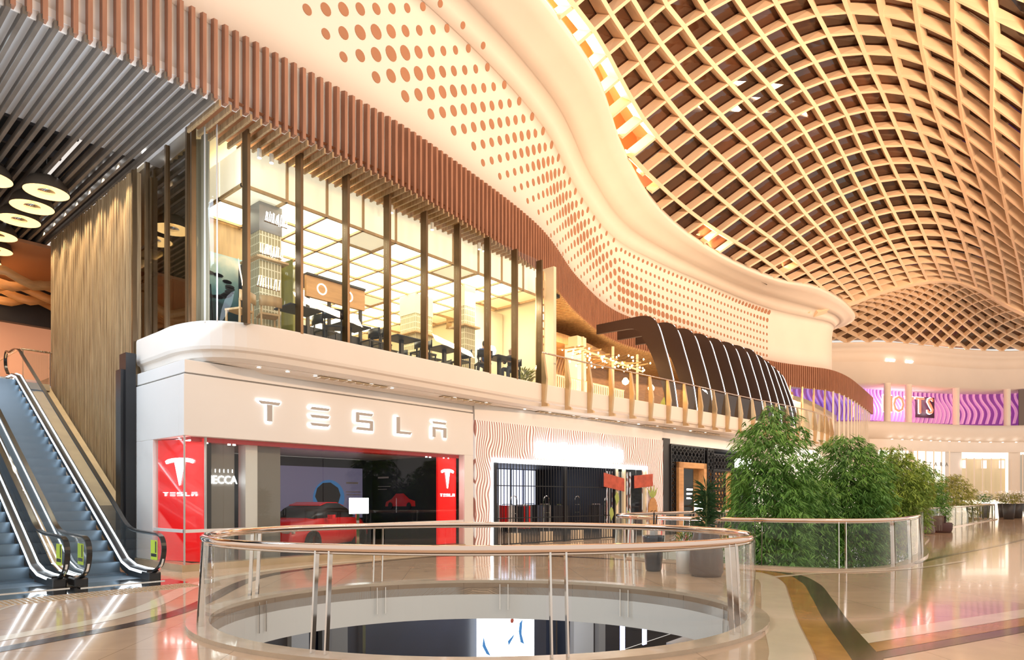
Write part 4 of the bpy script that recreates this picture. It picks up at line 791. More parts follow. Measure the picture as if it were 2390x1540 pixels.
F3.box(MB(), 4.35, 6.3, -.25, 0, 0, 2.95).build('panel', 'wood', t); mb = MB(); lattice(mb, 4.4, 5.6, .1, 2.9, .03); mb.build('lattice', 'black', t)
t = thing('dark_shop_doorway', 'black framed doorway with a bright white sign above', 'doorway', tuple(F3.p(7, 0, 0)))
F3.box(F3.box(F3.box(MB(), 6.35, 6.6, -.3, .1, 0, 2.9), 8.2, 8.4, -.3, .1, 0, 2.9), 6.35, 8.4, -.3, .1, 2.75, 2.95).build('frame', 'black', t); F3.box(MB(), 6.45, 8.3, .0, .1, 3.1, 3.6).build('sign_board', 'sign', t)
F3.box(MB(), 6.6, 8.2, -.05, -.03, 0, 2.75).build('pane', 'shopglass', t)
def mannequin(p, lab):
    x, y = p.x, p.y; t = thing('mannequin', lab, 'mannequin', (x, y, 0))
    MB().lathe((x,y,.85),[(.16,0),(.19,.1),(.15,.28),(.2,.5),(.19,.58),(.07,.62)],14).build('jacket','denim',t,smooth=True); MB().lathe((x,y,1.47),[(.05,0),(.055,.06),(.085,.13),(.09,.2),(.05,.28)],12).build('head','whitepot',t,smooth=True)
    MB().tube([(x-.08,y,.9),(x-.09,y,.5),(x-.09,y,.05)],[.1,.075,.05]).build('leg','darkcloth',t); MB().tube([(x+.08,y,.9),(x+.09,y,.5),(x+.09,y,.05)],[.1,.075,.05]).build('leg','darkcloth',t)
    for s in (-1,1): MB().tube([(x+s*.2,y,1.4),(x+s*.26,y,1.15),(x+s*.24,y-.05,.9)],[.06,.05,.03]).build('arm','denim',t)
    MB().box(x-.2,x+.2,y-.2,y+.2,0,.05).build('base','whitepot',t)
mannequin(F3.p(1.7,-.45,0), 'mannequin in a denim jacket at the left of the amber-framed window'); mannequin(F3.p(7.0,-.6,0), 'pale mannequin in the dark doorway shop by the bamboo')
t = thing('white_lantern', 'small white lantern box in front of the amber-framed window', 'lantern', tuple(F3.p(2.3, .5, .0)))
c = F3.p(2.2,.5,0); MB().box(c.x-.14,c.x+.14,c.y-.14,c.y+.14,1.0,1.45).build('housing','sign',t); MB().box(c.x-.03,c.x+.03,c.y-.03,c.y+.03,0,1.0).build('post','black',t)
struct(MB().loft([[(x,y,0),(x,y,4.6)] for x,y in ((37,12.75),(44,12.6),(52,14.3),(60,15.2),(70,16.2))]).build('wall_shops_right', 'glow', solid=.1), 'bright shopfront wall behind the bamboo')
area('shop_lamp', tuple(F3.p(4, 1.2, 4.4)), (0, 0, 0), 6, .6, 60, (1, .85, .65))
# ------------------------------------------------------------------ restaurant on the upper gallery
w5 = setting('window_3', 'tall bronze-mullioned restaurant glazing on the upper gallery', (12, 13.75, 5.5))
GX = [5.86+1.31*i for i in range(10)]
def gy(x): return 13.98 if x < 13 else 13.98
for i, x in enumerate(GX[1:]):
    MB().box(x-.035, x+.035, 13.86, 14.10, 5.45, 9.74).build('mullion', 'bronze', w5)
for a, b in zip(GX[1:], GX[2:]): MB().box(a+.04, b-.04, 13.97, 13.985, 5.45, 9.74).build('pane', 'shopglass', w5)
# rounded glass corner
cp = [(7.17,13.98),(6.95,14.0),(6.72,14.12),(6.55,14.32),(6.46,14.6),(6.44,14.95)]
MB().loft([[(x,y,5.45),(x,y,9.74)] for x,y in [(p.x,p.y) for p in spline([(x,y,0) for x,y in cp],4)]]).build('curved_pane', 'shopglass', w5, smooth=True)
MB().box(6.43,6.445,14.95,17.6,5.45,9.94).build('side_pane', 'tint', w5)
for y in (14.95,15.2,16.35,17.55): MB().box(6.38,6.48,y-.04,y+.04,5.45,9.98).build('mullion', 'bronze', w5)
for x,y in ((6.62,14.2),(6.49,14.5)): MB().box(x-.012,x+.012,y-.012,y+.012,5.45,9.74).build('glass_joint', 'lgrey', w5)
tag(MB().loft([[(6.75+.05*math.sin(k*1.7), 14.9+.09*k, z) for z in (5.5,7.5,9.9)] for k in range(8)]).build('linen_curtain', 'curtain', solid=.02), 'pale gathered curtain just inside the restaurant corner glass', 'curtain')
tag(MB().loft([[(6.85+.05*math.sin(k*1.9), 15.8+.09*k, z) for z in (5.5,7.5,9.95)] for k in range(21)]).build('grey_curtain', 'greyslat', solid=.02), 'dark grey curtain behind the bronze side glass', 'curtain')
# luminous coffered ceiling and its frosted drop panels
cl = thing('luminous_ceiling', 'frosted luminous ceiling box with a timber grid over the restaurant', 'ceiling light', (12, 19, 8.8))
for i in range(10):
    x0 = 7.4+1.125*i
    MB().box(x0+.03, x0+1.095, 14.62, 14.65, 8.86, 9.75).build('drop_panel', 'lumdim', cl)
    for j in range(9):
        y0 = 14.62+1.125*j
        if x0 < 9.6 and y0 > 16.6: continue
        if (i == 9): continue
        MB().box(x0+.03, x0+1.095, y0+.03, y0+1.095, 8.86, 8.9).build('light_panel', 'lum' if (j % 4 or i % 3) else 'lumdim', cl)
for j in range(2): MB().box(7.40, 7.43, 14.65+1.125*j, 15.72+1.125*j, 8.86, 9.75).build('drop_panel', 'lumdim', cl)
for i in range(11): x0 = 7.4+1.125*i; MB().box(x0-.03,x0+.03,14.60,25,8.80,8.87).build('grid_beam', 'oak2', cl); MB().box(x0-.03,x0+.03,14.58,14.62,8.8,9.78).build('upright', 'oak2', cl)
for j in range(10): y0 = 14.62+1.125*j; MB().box(7.37,18.7,y0-.03,y0+.03,8.80,8.87).build('grid_beam', 'oak2', cl)
struct(MB().prism([(6.5,14.35),(13.5,14.35),(18.6,15.5),(18.6,26),(6.5,26)],9.98,10.1).build('ceiling_restaurant', 'ywarm'), 'restaurant ceiling')
struct(MB().box(7.2,18.8,25.6,25.7,5.45,9.9).build('wall_restaurant_back', 'ywarm'), 'pale rear wall of the restaurant')
struct(MB().box(7.0,9.3,17.0,17.1,7.95,9.9).box(9.2,9.3,17.1,25.6,5.45,9.9).build('wall_restaurant_left', 'oak2'), 'oak panelled wall above the mural')
struct(MB().box(18.75,18.9,14.2,26,5.45,9.9).build('wall_restaurant_right', 'ywarm'), 'restaurant side wall')
tag(MB().box(6.95,9.25,16.9,17.0,5.45,7.95).build('landscape_mural', 'mural'), 'misty landscape mural in the restaurant corner', 'picture')
random.seed(6); tr = MB()
for k in range(26):
    a = random.random()*6.28; r = .1+.28*random.random(); tr.extr([(.13*math.cos(2*math.pi*q/8)+.36*math.cos(a)*1.3, .05*math.sin(2*math.pi*q/8)+.30*math.sin(a)) for q in range(8)], (7.75,16.88,7.1), (1,0,0), (0,0,1), (0,1,0), .01)
tr.bar((7.8,16.885,5.5),(7.7,16.885,7.1),.05,.01).build('pine_silhouette', 'dark', bpy.data.objects['landscape_mural'])
tag(MB().box(8.35,9.0,16.0,16.7,5.45,7.7).build('dark_cabinet', 'navy'), 'tall dark cabinet beside the landscape mural', 'cabinet')
for i, (x, y, w_, ztop) in enumerate(((8.32,15.3,.30,8.8),(15.6,18.0,.42,8.8),(15.95,15.9,.26,8.8))):
    t = thing('restaurant_column', ['grid-tiled square column at the left of the restaurant', 'broad grid-tiled square column deep in the restaurant', 'slim grid-tiled square column near the right of the glazing'][i], 'column', (x, y, 5.45), 'tiled restaurant columns')
    MB().box(x-w_,x+w_,y-w_,y+w_,8.1,ztop).build('plain_head','ywarm' if i else 'grey',t); MB().box(x-w_*.96,x+w_*.96,y-w_*.96,y+w_*.96,5.45,8.1).build('tiled_shaft','gridtile',t); MB().box(x-w_-.12,x+w_+.12,y-w_-.12,y+w_+.12,7.4,7.45).build('ledge','oak2',t)
def sparkle(c, n_, lab):
    t = thing('crystal_cluster_light', lab, 'light', c); mb = MB(); 
    for k in range(n_):
        x = c[0]+(k/(n_-1)-.5)*.55; mb.bar((x,c[1],c[2]-.08-.05*random.random()),(x+.05*random.random()-.02,c[1]-.03,c[2]+.1+.06*random.random()),.012,.012)
    mb.build('crystal_rods', 'lampw', t); MB().box(c[0]-.3,c[0]+.3,c[1],c[1]+.02,c[2]-.12,c[2]-.1).build('tray','bronze',t)
sparkle((8.32,14.75,8.35), 14, 'row of glittering crystal rods at the head of the left tiled column'); sparkle((8.2,14.75,7.55), 14, 'row of glittering crystal rods halfway up the left tiled column'); sparkle((8.12,14.75,6.75), 9, 'short cluster of glittering rods low on the left tiled column')
t = thing('glossy_olive_screen', 'tall folded olive green gloss screen beside the tiled column', 'screen', (9.2, 15.3, 5.45))
for (a, b) in (((8.8,15.5),(9.1,15.3)),((9.1,15.3),(9.5,15.55))): MB().hexa([(a[0],a[1],5.45),(b[0],b[1],5.45),(b[0],b[1]+.04,5.45),(a[0],a[1]+.04,5.45),(a[0],a[1],7.6),(b[0],b[1],7.75),(b[0],b[1]+.04,7.75),(a[0],a[1]+.04,7.6)]).build('leaf_panel','yglass',t)
t = thing('serving_counter_canopy', 'black framed counter canopy with an ochre valance of white rings', 'counter', (11, 16.6, 5.45))
for x in (10.3,11.0,12.1): MB().box(x-.04,x+.04,16.5,16.58,5.45,7.95).build('post','black',t)
MB().box(10.2,12.2,16.45,16.55,7.3,7.9).build('valance','wood',t); MB().box(10.2,12.2,16.4,17.6,7.9,7.96).build('canopy_top','black',t)
for x in (10.7,11.6): MB().loft([[(x+r*math.cos(a),16.44,7.6+r*math.sin(a)) for a in [2*math.pi*k/20 for k in range(21)]] for r in (.13,.16)]).build('white_ring','sign',t,solid=.01)
MB().box(10.2,12.2,16.6,17.6,5.45,6.5).build('counter','dark',t)
tag(MB().box(12.5,18.7,22.4,22.5,5.45,8.0).build('dark_service_wall','dark'), 'dark service wall with shelves deep in the restaurant', 'wall unit')
for i in range(7):
    x = 14.6+.5*i; t = thing('wall_shelf', 'small lit amber shelf of bottles on the dark service wall', 'shelf', (x,22.3,6.4), 'bottle shelves'); MB().box(x,x+.4,22.2,22.4,6.3+.35*(i%3),6.33+.35*(i%3)).build('board','wood',t); MB().box(x+.05,x+.35,22.28,22.36,6.33+.35*(i%3),6.55+.35*(i%3)).build('bottles','poster',t)
def chair_proto(mseat, lab):
    t = thing('dining_chair', lab, 'chair'); 
    MB().box(-.23,.23,-.22,.22,.43,.48).build('seat', mseat, t, bevel=.01)
    MB().loft([[(-.25+.5*k/8, .22+.06*(1-((k-4)/4)**2), z) for z in (.62,.86)] for k in range(9)]).build('backrest', mseat, t, smooth=True, solid=.03)
    for x in (-.2,.2):
        for y in (-.19,.2): MB().bar((x,y,0),(x,y,.44 if y < 0 else .68),.035,.035).build('leg', mseat, t)
    return t
def table_proto(m_, lab):
    t = thing('dining_table', lab, 'table'); MB().box(-.45,.45,-.38,.38,.72,.76).build('tabletop', m_, t, bevel=.01); MB().box(-.05,.05,-.05,.05,.03,.72).build('pedestal', 'black', t); MB().box(-.25,.25,-.25,.25,0,.03).build('foot', 'black', t); return t
ch1 = chair_proto('oak2', 'pale oak chair in the restaurant corner, left of the first two'); ch1.location = (7.35,14.65,5.46); ch1.rotation_euler.z = R(200)
dup(ch1, (8.0,14.55,5.46), R(165), 'pale oak chair in the restaurant corner, right of the first two')
ch2 = chair_proto('black', 'black restaurant chair tipped against the glazing'); ch2.location = (9.65,14.3,5.46); ch2.rotation_euler.z = R(140)
tb = table_proto('dark', 'dark restaurant table by the glazing'); tb.location = (8.75,14.45,5.46)
k = 0
for x, y in ((10.5,14.85),(12.3,14.85),(14.0,14.85),(13.2,16.9),(14.6,16.4)):
    dup(tb, (x, y, 5.46), 0, 'dark pedestal table in the busy middle of the restaurant', 'dark restaurant tables'); k += 1
    dup(ch2, (x-.72, y+.02, 5.46), R(90), 'black chair at a table in the restaurant', 'black restaurant chairs'); dup(ch2, (x+.72, y, 5.46), R(-90), 'black chair at a table in the restaurant', 'black restaurant chairs')
tag(bpy.data.objects['dining_table'], group='dark restaurant tables'); bpy.data.objects['dining_table']['label'] = 'dark pedestal table nearest the oak chairs'
for i, x in enumerate((7.65,7.95,11.3,11.5,13.0,15.0,15.2)):
    t = thing('ceiling_spotlight', 'white cylinder spotlight hanging among the slats above the glazing', 'spotlight', (x,14.25,9.6), 'cylinder spotlights'); MB().lathe((x,14.3,9.45),[(.05,0),(.05,.2)],12).build('housing','cool',t); MB().disc((x,14.3,9.45),(0,0,-1),.045,10,.01).build('lens','lampw',t)
t = thing('globe_wall_lamp', 'round glowing wall lamp at the right end of the restaurant', 'lamp', (17.6,16.0,7.0)); MB().lathe((17.5,16.1,6.75),[(.02,0),(.14,.05),(.19,.19),(.14,.33),(.02,.38)],16).build('globe','lampw',t,smooth=True); MB().box(17.48,17.52,16.1,16.5,6.9,6.94).build('arm','black',t)
struct(MB().box(16.6,18.7,16.6,16.7,5.45,8.6).build('trim_12','ywarm'), 'pale wall panel behind the seated guests')
area('restaurant_lamp', (16.5,15.3,8.6), (0,0,0), 1, 1, 60, (1,.9,.7))
# ladder of pale timber by the last mullions
tag((lambda mb: [mb.box(17.9,18.3,14.3,14.33,5.6+.28*k,5.66+.28*k) for k in range(13)] and mb.box(17.88,17.94,14.28,14.34,5.45,9.3).box(18.28,18.34,14.28,14.34,5.45,9.3).build('timber_ladder_rack','brass'))(MB()), 'pale ladder-like rack at the right end of the glazing', 'rack')

# ------------------------------------------------------------------ escalator hall
ww = struct(MB().box(6.22,6.36,17.75,24.6,0,9.72).build('wall_timber', 'oak'), 'tall wall clad in narrow oak battens beside the escalators')
mb = MB(); random.seed(12); y = 17.78
while y < 24.5:
    d = random.choice((.03,.05,.07)); mb.box(6.22-d, 6.215, y, y+.045, 0, 9.72); y += .075
mb.build('batten', 'oak', ww)
tag(MB().box(6.14,6.24,17.68,17.76,5.1,9.9).build('edge_trim','bronze'), 'slim bronze trim at the near edge of the oak battens', 'trim')
dk = struct(MB().box(5.25,6.2,17.6,29.5,9.95,10.05).build('trim_10','dark'), 'dark grey soffit strip holding a row of downlights')
struct(MB().box(-8,5.25,17.6,31,10.6,10.75).build('ceiling_hall','blackceil'), 'black open ceiling over the escalators')
mb = MB()
for k in range(9): mb.box(-4,5.2,18.4+1.4*k,18.5+1.4*k,10.3,10.5)
for k in range(8): mb.box(-2+.95*k,-1.9+.95*k,17.7,30,10.42,10.56)
tag(mb.build('service_track','dark'), 'dark pipes and tracks in the open ceiling above the escalators', 'ceiling services')
for i in range(13):
    y = 17.9+.52*i; c = (5.78, y, 9.94); t = thing('recessed_downlight', 'small round downlight in the dark strip beside the oak wall', 'downlight', c, 'downlights beside the oak wall'); MB().disc(c,(0,0,-1),.055,12,.03).build('lens','lampw',t)
    if i % 2 == 0:
        l = bpy.data.lights.new('downlight_lamp','SPOT'); l.energy = 260; l.spot_size = R(75); l.spot_blend = .6; l.color = (1,.84,.6); l.shadow_soft_size = .05; o = bpy.data.objects.new('downlight_lamp', l); C.objects.link(o); o.location = (5.78,y,9.88); aim(o,(6.3,y,5.5))
c=(6.16,17.0,9.9); t = thing('recessed_downlight','lone downlight at the corner where the oak wall meets the glass','downlight',c); MB().disc(c,(0,0,-1),.05,12,.03).build('lens','lampw',t)
# dome pendants
pd = thing('dome_pendant_lamp', 'nearest full dome pendant lamp, highest in the picture row', 'pendant lamp', (0,0,0), 'dome pendant lamps over the escalators')
MB().loft([[(r*math.cos(a), r*math.sin(a), z) for a in [2*math.pi*k/32 for k in range(33)]] for r, z in ((.50,0),(.49,.10),(.43,.24),(.31,.36),(.16,.42),(.02,.44))]).build('shade','shade',pd,smooth=True)
MB().loft([[(r*math.cos(a), r*math.sin(a), z) for a in [2*math.pi*k/32 for k in range(33)]] for r, z in ((.495,.005),(.42,.09),(.31,.14),(.17,.16),(.02,.17))]).build('gilded_inner','gold',pd,smooth=True)
MB().lathe((0,0,.02),[(.19,0),(.19,.02),(.06,.13)],20).build('diffuser_cup','steel',pd,smooth=True); MB().tube([(0,0,.43),(0,0,1.15)],.012,6).build('cord','black',pd)
pos = [(4.9,19.9,'nearest full dome pendant lamp, highest of the row over the escalators'),(4.9,21.2,'second dome pendant lamp of the row over the escalators'),(4.9,22.5,'third dome pendant lamp of the row over the escalators'),(4.75,24.3,'fourth dome pendant lamp of the row, cut by the frame edge'),(4.95,25.8,'fifth dome pendant lamp of the row, partly hidden'),(4.95,27.3,'farthest dome pendant lamp of the row'),(3.75,20.1,'dome pendant lamp at the very left edge, in a second row')]
for i, (x, y, lab) in enumerate(pos):
    o = pd if i == 0 else dup(pd, (0,0,0)); o.location = (x, y, 9.38); o['label'] = lab
# rear of the upper level: woven timber ceiling with bulbs, dark lintel and shop
lb = struct(MB().box(-6,16,30.0,30.3,8.15,10.6).build('trim_11','dark'), 'dark bulkheads at the rear of the escalator hall')
struct(MB().box(-6,16,25,34.2,9.6,9.7).build('ceiling_rear','brown'), 'brown ceiling with glowing bulbs at the rear')
random.seed(9); k = 0
for i in range(5):
    mb = MB(); y0 = 26.6+.75*i
    mb.loft([[(-3+.4*q, y0+.1*math.sin(q*1.1+i), 8.75+.16*math.sin(q*1.3+i*1.7)), (-3+.4*q, y0+.1*math.sin(q*1.1+i), 9.05+.16*math.sin(q*1.3+i*1.7))] for q in range(34)])
    tag(mb.build('wavy_baffle','wood',smooth=True,solid=.05), 'wavy hanging timber baffle at the rear left, row %s' % ('nearest the camera','second','third','fourth','farthest')[i], 'baffle', 'wavy timber baffles')
for x, y in ((3.6,26.9),(3.9,27.8),(4.4,27.2),(4.9,28.2),(5.3,27.4),(5.6,29),(4.1,29),(5.1,26.9),(4.6,29.4),(3.3,28.4)):
    t = thing('bare_bulb','glowing amber bulb among the wavy baffles','bulb',(x,y,8.6),'amber bulbs at the rear left'); MB().lathe((x,y,8.55),[(.01,0),(.07,.05),(.08,.12),(.03,.2)],12).build('glass_bulb','bulb',t,smooth=True); MB().box(x-.02,x+.02,y-.02,y+.02,8.74,9.5).build('socket','black',t)
sh = struct(MB().box(-6,16,34,34.2,5.1,9.6).build('wall_rear','peach'), 'peach lit shop wall at the head of the escalators')
tag(MB().box(5.2,5.9,33.6,33.7,5.2,8.2).build('bright_wall_panel','ywarm'), 'tall pale panel in the rear shop', 'panel')
tag(MB().box(4.6,5.0,33.5,33.6,5.2,7.5).build('red_curtain','redm'), 'red curtain strip in the rear shop', 'curtain')
tag(MB().box(5.6,5.95,30.6,30.9,5.1,7.2).build('clothes_display','darkcloth'), 'dark clothing display at the rear rail', 'display')
for i, x in enumerate((3.9, 5.0)):
    tag(MB().disc((x,33,8.3),(0,-.6,-1),.1,12,.05).build('spotlight','lampw'), ['round spotlight left in the rear shop','round spotlight right in the rear shop'][i],'spotlight','rear shop spotlights')
area('rear_shop_lamp',(3.5,32,9),(0,0,0),5,2,140,(1,.7,.45)); area('rear_hall_lamp',(4.5,28,9.3),(0,0,0),3,3,60,(1,.6,.3))
t = thing('upper_railing','steel rail with glass at the head of the escalators','railing',(5.7,25,5.1))
MB().tube([(5.35,24.4,6.15),(6.15,24.4,6.15)],.03,8).build('handrail','steel',t); MB().tube([(5.35,24.5,6.15),(5.35,29,6.15)],.03,8).build('handrail','steel',t)
for x in (5.4,6.1): MB().box(x-.02,x+.02,24.38,24.42,5.1,6.15).build('post','steel',t)
MB().box(5.4,6.1,24.39,24.41,5.2,6.05).build('glass_panel','glass',t)
tag(MB().add([(5.42,18.1,0),(6.1,18.1,0),(6.1,18.1,1.42),(5.42,18.1,1.42),(5.42,24.4,0),(6.1,24.4,0),(6.1,24.4,5.08),(5.42,24.4,5.08)],[(0,1,2,3),(4,7,6,5),(3,2,6,7),(0,3,7,4),(1,5,6,2),(0,4,5,1)]).build('sloping_stone_parapet','tan'), 'sloping tan stone parapet between the escalator and the oak wall', 'parapet')
def escalator(x0, x1, y0, lab, sides):
    """x0..x1 outer faces; comb at y0, climbing towards +y at 30 degrees"""
    t = thing('escalator', lab, 'escalator', (0,0,0), 'escalators'); tn = math.tan(R(30)); yb = y0+1.35; H = 5.1; yt = yb+H/tn
    zf = lambda y: 0 if y < yb else min(H, (y-yb)*tn)
    a, b = x0+.17, x1-.17; z = 0; y = y0+.5; n = 0
    MB().box(x0,x1,y0-.15,y0+.5,.0,.02).build('comb_plate','steel',t)
    for i in range(3): MB().box(a,b,y0+.5+.38*i,y0+.87+.38*i,-.02,.015+.0*i).build('step','stepf',t)
    y = yb; z = .06
    while z < H-.05:
        o = MB().box(a,b,y,y+.40,z-.12,z+.0).build('step','step',t); MB().box(a,b,y-.005,y+.03,z-.215,z-.0).build('riser','stepf',o); y += .36; z += .36*tn
    MB().box(x0,x1,yt-.1,yt+1.2,H-.1,H+.01).build('landing_plate','steel',t)
    MB().add([(x0+.05,yb,-.35),(x1-.05,yb,-.35),(x1-.05,yt,H-.35),(x0+.05,yt,H-.35),(x0+.05,yb,-.9),(x1-.05,yb,-.9),(x1-.05,yt+.3,H-1.1),(x0+.05,yt+.3,H-1.1)],[(0,1,2,3),(4,7,6,5),(0,4,5,1),(3,2,6,7),(0,3,7,4),(1,5,6,2)]).build('truss','dark',t)
    for sx in sides:
        x = x0+.085 if sx < 0 else x1-.085; w_ = .085
        ys = [y0+.25, y0+.6, yb-.2, yb+.25, yb+.8]+[yb+.8+(yt-yb-1.4)*k/6 for k in range(1,7)]+[yt-.2, yt+.3, yt+1.0]
        def zz(y):
            if y <= yb-.2: return 0
            if y < yb+.8: u = (y-yb+.2); return tn*u*u/2.0*.8 if u < 1 else 0
            return zf(y)
        zz2 = lambda y: max(0, (y-yb)*tn) if y > yb+.3 else max(0, (y-yb+.3)*.25) if y > yb-.3 else 0
        zs = [min(H, zz2(q)) for q in ys]
        MB().loft([[(x-w_,q,z_-.02),(x-w_,q,z_+.20),(x+w_,q,z_+.20),(x+w_,q,z_-.02)] for q,z_ in zip(ys,zs)],True,True).build('skirt_deck','black' if sx > 0 else 'steel',t)
        inn = x-w_*sx*1.0
        MB().loft([[(inn-.012*sx,q,z_+.12),(inn-.012*sx,q,z_+.165),(inn-.0*sx,q,z_+.165),(inn,q,z_+.12)] for q,z_ in zip(ys,zs)],True,True).build('skirt_light','led',t)
        MB().loft([[(x-.01+.03*sx,q,z_+.205),(x+.05*sx,q,z_+.215)] for q,z_ in zip(ys,zs)]).build('deck_light','led',t,solid=.01)
        hs = [(x,y0+.02,.62),(x,y0-.22,.68),(x,y0-.33,.85),(x,y0-.30,1.02),(x,y0-.12,1.12)]
        nose = [(x,y0+.32,.14),(x,y0+.05,.20),(x,y0-.20,.34),(x,y0-.32,.58),(x,y0-.28,.79),(x,y0-.10,.90),(x,y0+.25,.92)]
        top = [(x,q,z_+.93) for q,z_ in zip(ys[2:],zs[2:])]; end = [(x,yt+1.25,H+1.0),(x,yt+1.42,H+.8),(x,yt+1.35,H+.5),(x,yt+1.1,H+.3)]
        HR = spline(nose+top+end, 4)
        mb = MB(); rows = []
        for i, p in enumerate(HR):
            d = (HR[min(i+1,len(HR)-1)]-HR[max(i-1,0)]).normalized(); n_ = Vector((0,-d.z,d.y)); rows.append([p+Vector((-.042,0,0))-n_*.014,p+Vector((-.042,0,0))+n_*.016,p+Vector((.042,0,0))+n_*.016,p+Vector((.042,0,0))-n_*.014])
        mb.loft(rows,True,True).build('handrail','rubber',t,smooth=False)
        MB().loft([[(x,p.y,p.z-.045),(x,max(p.y, y0+.12) if p.z < 1.1 else p.y, max(.2, p.z-.72) if p.y > y0+.3 else .20)] for p in spline(nose[1:]+top, 3)]).build('balustrade_glass','tint' if False else 'glass',t)
        MB().loft([[(x-.018,p.y,p.z-.04),(x+.018,p.y,p.z-.04),(x+.018,p.y,p.z-.02),(x-.018,p.y,p.z-.02)] for p in HR[6:-8]],True,True).build('handrail_guide','steel',t)
        MB().box(x-.11,x+.11,y0+.08,y0+.5,0,.17).build('newel_base','black',t,bevel=.03)
        MB().box(x-.004,x+.004,y0+.0,y0+.30,.40,.78).build('warning_sticker','sticker',t)
        MB().box(x-.006,x+.006,y0+.02,y0+.28,.46,.52).box(x-.006,x+.006,y0+.03,y0+.08,.54,.76).build('sticker_symbols','black',t)
    return t
escalator(3.78,5.19,13.45,'right-hand escalator beside the oak wall', (-1,1))
escalator(2.1,3.66,13.6,'left-hand escalator, cut by the left frame edge', (-1,1))
tk = thing('tactile_strip','band of raised brass studs in front of the escalators','floor strip',(3.6,12.35,0))
MB().box(1.6,5.35,12.05,12.65,0,.004).build('strip','kerb',tk); mb = MB()
for i in range(50):
    for j in range(8): mb.box(1.65+.074*i,1.68+.074*i,12.08+.072*j,12.11+.072*j,.004,.012)
mb.build('stud_pattern','brass',tk)
t = thing('escalator_floor_plate','brushed steel floor plate at the foot of the escalators','floor plate',(3.9,13.2,0)); MB().box(1.6,5.4,12.7,13.6,0,.006).build('plate','steel',t)
# blurred people were riding; stand-in objects are not modelled.
# ------------------------------------------------------------------ gallery balustrade with tapered brass blades
bl = thing('gallery_balustrade','glass gallery balustrade held by tapered brass blades','railing',(28,12.8,5.5))
s0 = SB.s_at_x(17.6); s1 = SB.s_at_x(44); n_ = int((s1-s0)/1.25); hr = []
for k in range(n_+1):
    q, tg, n = SB.at(s0+1.25*k)
    def bp(o, z): return q+n*o+Vector((0,0,z))
    w2 = tg*.045; mb = MB(); P_ = [(.10,6.5),(.03,6.5),(.03,4.95),(.22,4.95),(.22,5.05),(.14,5.15),(.28,5.6)]
    outl = [(.02,6.52),(.09,6.52),(.24,5.65),(.16,4.85),(.30,4.78),(.30,4.70),(.02,4.72)]
    mb.extr(outl, q-w2, n, (0,0,1), tg, .09); mb.build('blade_post','brass',bl)
for k in range(int((s1-s0)/.4)+1):
    q, tg, n = SB.at(s0+.4*k); hr.append(q+n*.03+Vector((0,0,6.56)))
MB().tube(hr,.03,8).build('handrail','copper',bl,smooth=True); MB().loft([[p-Vector((0,0,.08)),p-Vector((0,0,1.05))] for p in hr]).build('glass_panel','glass',bl,smooth=True)
# ------------------------------------------------------------------ dark ribbed canopy
cn = thing('ribbed_canopy','dark brown canopy of curved ribs edged with white light strips','canopy',(32,14.5,5.5))
RX = [26.0,27.6,29.1,30.5,31.8,33.0,34.1,35.1,36.0,36.8,37.5,38.1]
prof_o = [(0,5.46),(.15,6.5),(.36,7.4),(.62,8.3),(.87,9.1),(1.15,9.55),(1.6,9.74),(2.4,9.76),(4.1,9.76)]
prof_i = [(4.1,9.32),(2.4,9.28),(2.05,9.2),(1.8,9.02),(1.45,8.4),(1.15,7.8),(.82,6.9),(.6,6.2),(.5,5.46)]
for k, x in enumerate(RX):
    q, tg, n = SB.at(SB.s_at_x(x)); y0 = q.y+.12; f = 1 if k < 8 else 1-.045*(k-7)
    P_ = [(v, 5.46+(z-5.46)*f) for v, z in prof_o+prof_i]
    Po = [(p.x,p.y) for p in spline([(v,z,0) for v,z in P_[:9]],3)]+[(p.x,p.y) for p in spline([(v,z,0) for v,z in P_[9:]],3)]
    rb = MB().extr(Po,(x,y0,0),(0,1,0),(0,0,1),(1,0,0),.14).build('curved_rib','canopy',cn)
    led = [(p.x,p.y) for p in spline([(v,5.46+(z-5.46)*f,0) for v,z in prof_o[:6]],4)]
    MB().loft([[(x+.10,y0+a-.014,z),(x+.145,y0+a-.014,z),(x+.145,y0+a+.02,z),(x+.10,y0+a+.02,z)] for a,z in led],True,True).build('light_strip','halo',rb)
# ------------------------------------------------------------------ cafe behind the balustrade
cw = struct(MB().loft([[(x,y,5.46),(x,y,9.8)] for x,y in ((18.9,21.5),(22,22.5),(27,23.5),(33,23.5),(40,22.0),(47,20.5))]).build('wall_cafe','wood',solid=.1), 'amber timber wall behind the cafe terrace')
t = thing('curved_timber_bulkhead','curving pale timber fascia of the cafe ceiling recess','bulkhead',(21,17,9))
cb = Path([(18.6,19.6),(20.5,18.3),(23,17.6),(26,17.7),(30,18.6)],10); ribbon(cb,[(0,8.55),(0,8.95),(-.08,8.95)],0,cb.len,.4,'fascia','oak2',t,solid=.04)
ribbon(cb,[(-.05,8.6),(-3.5,8.6)],0,cb.len,.4,'timber_ceiling','wood',t)
mb = MB()
for k in range(40):
    s = cb.len*k/40; q, tg, n = cb.at(s); mb.bar(q-n*1.6+Vector((0,0,6.6)), q-n*1.6+tg*.9+Vector((0,0,8.5)), .07, .05)
tag(mb.build('diagonal_batten_screen','oak2'), 'screen of slanting timber battens at the back of the cafe', 'screen')
t = thing('ceiling_void_lights','black ceiling recess edged with tiny lights beside the restaurant end','ceiling',(19.3,17,9.5)); MB().box(18.95,21,15.6,19.2,9.55,9.68).build('recess','blackceil',t)
for k in range(10): a = k/9; MB().disc((19.1+1.9*a,15.6+1.0*a*a,9.52),(0,0,-1),.03,8,.02).build('light_point','lampw',t)
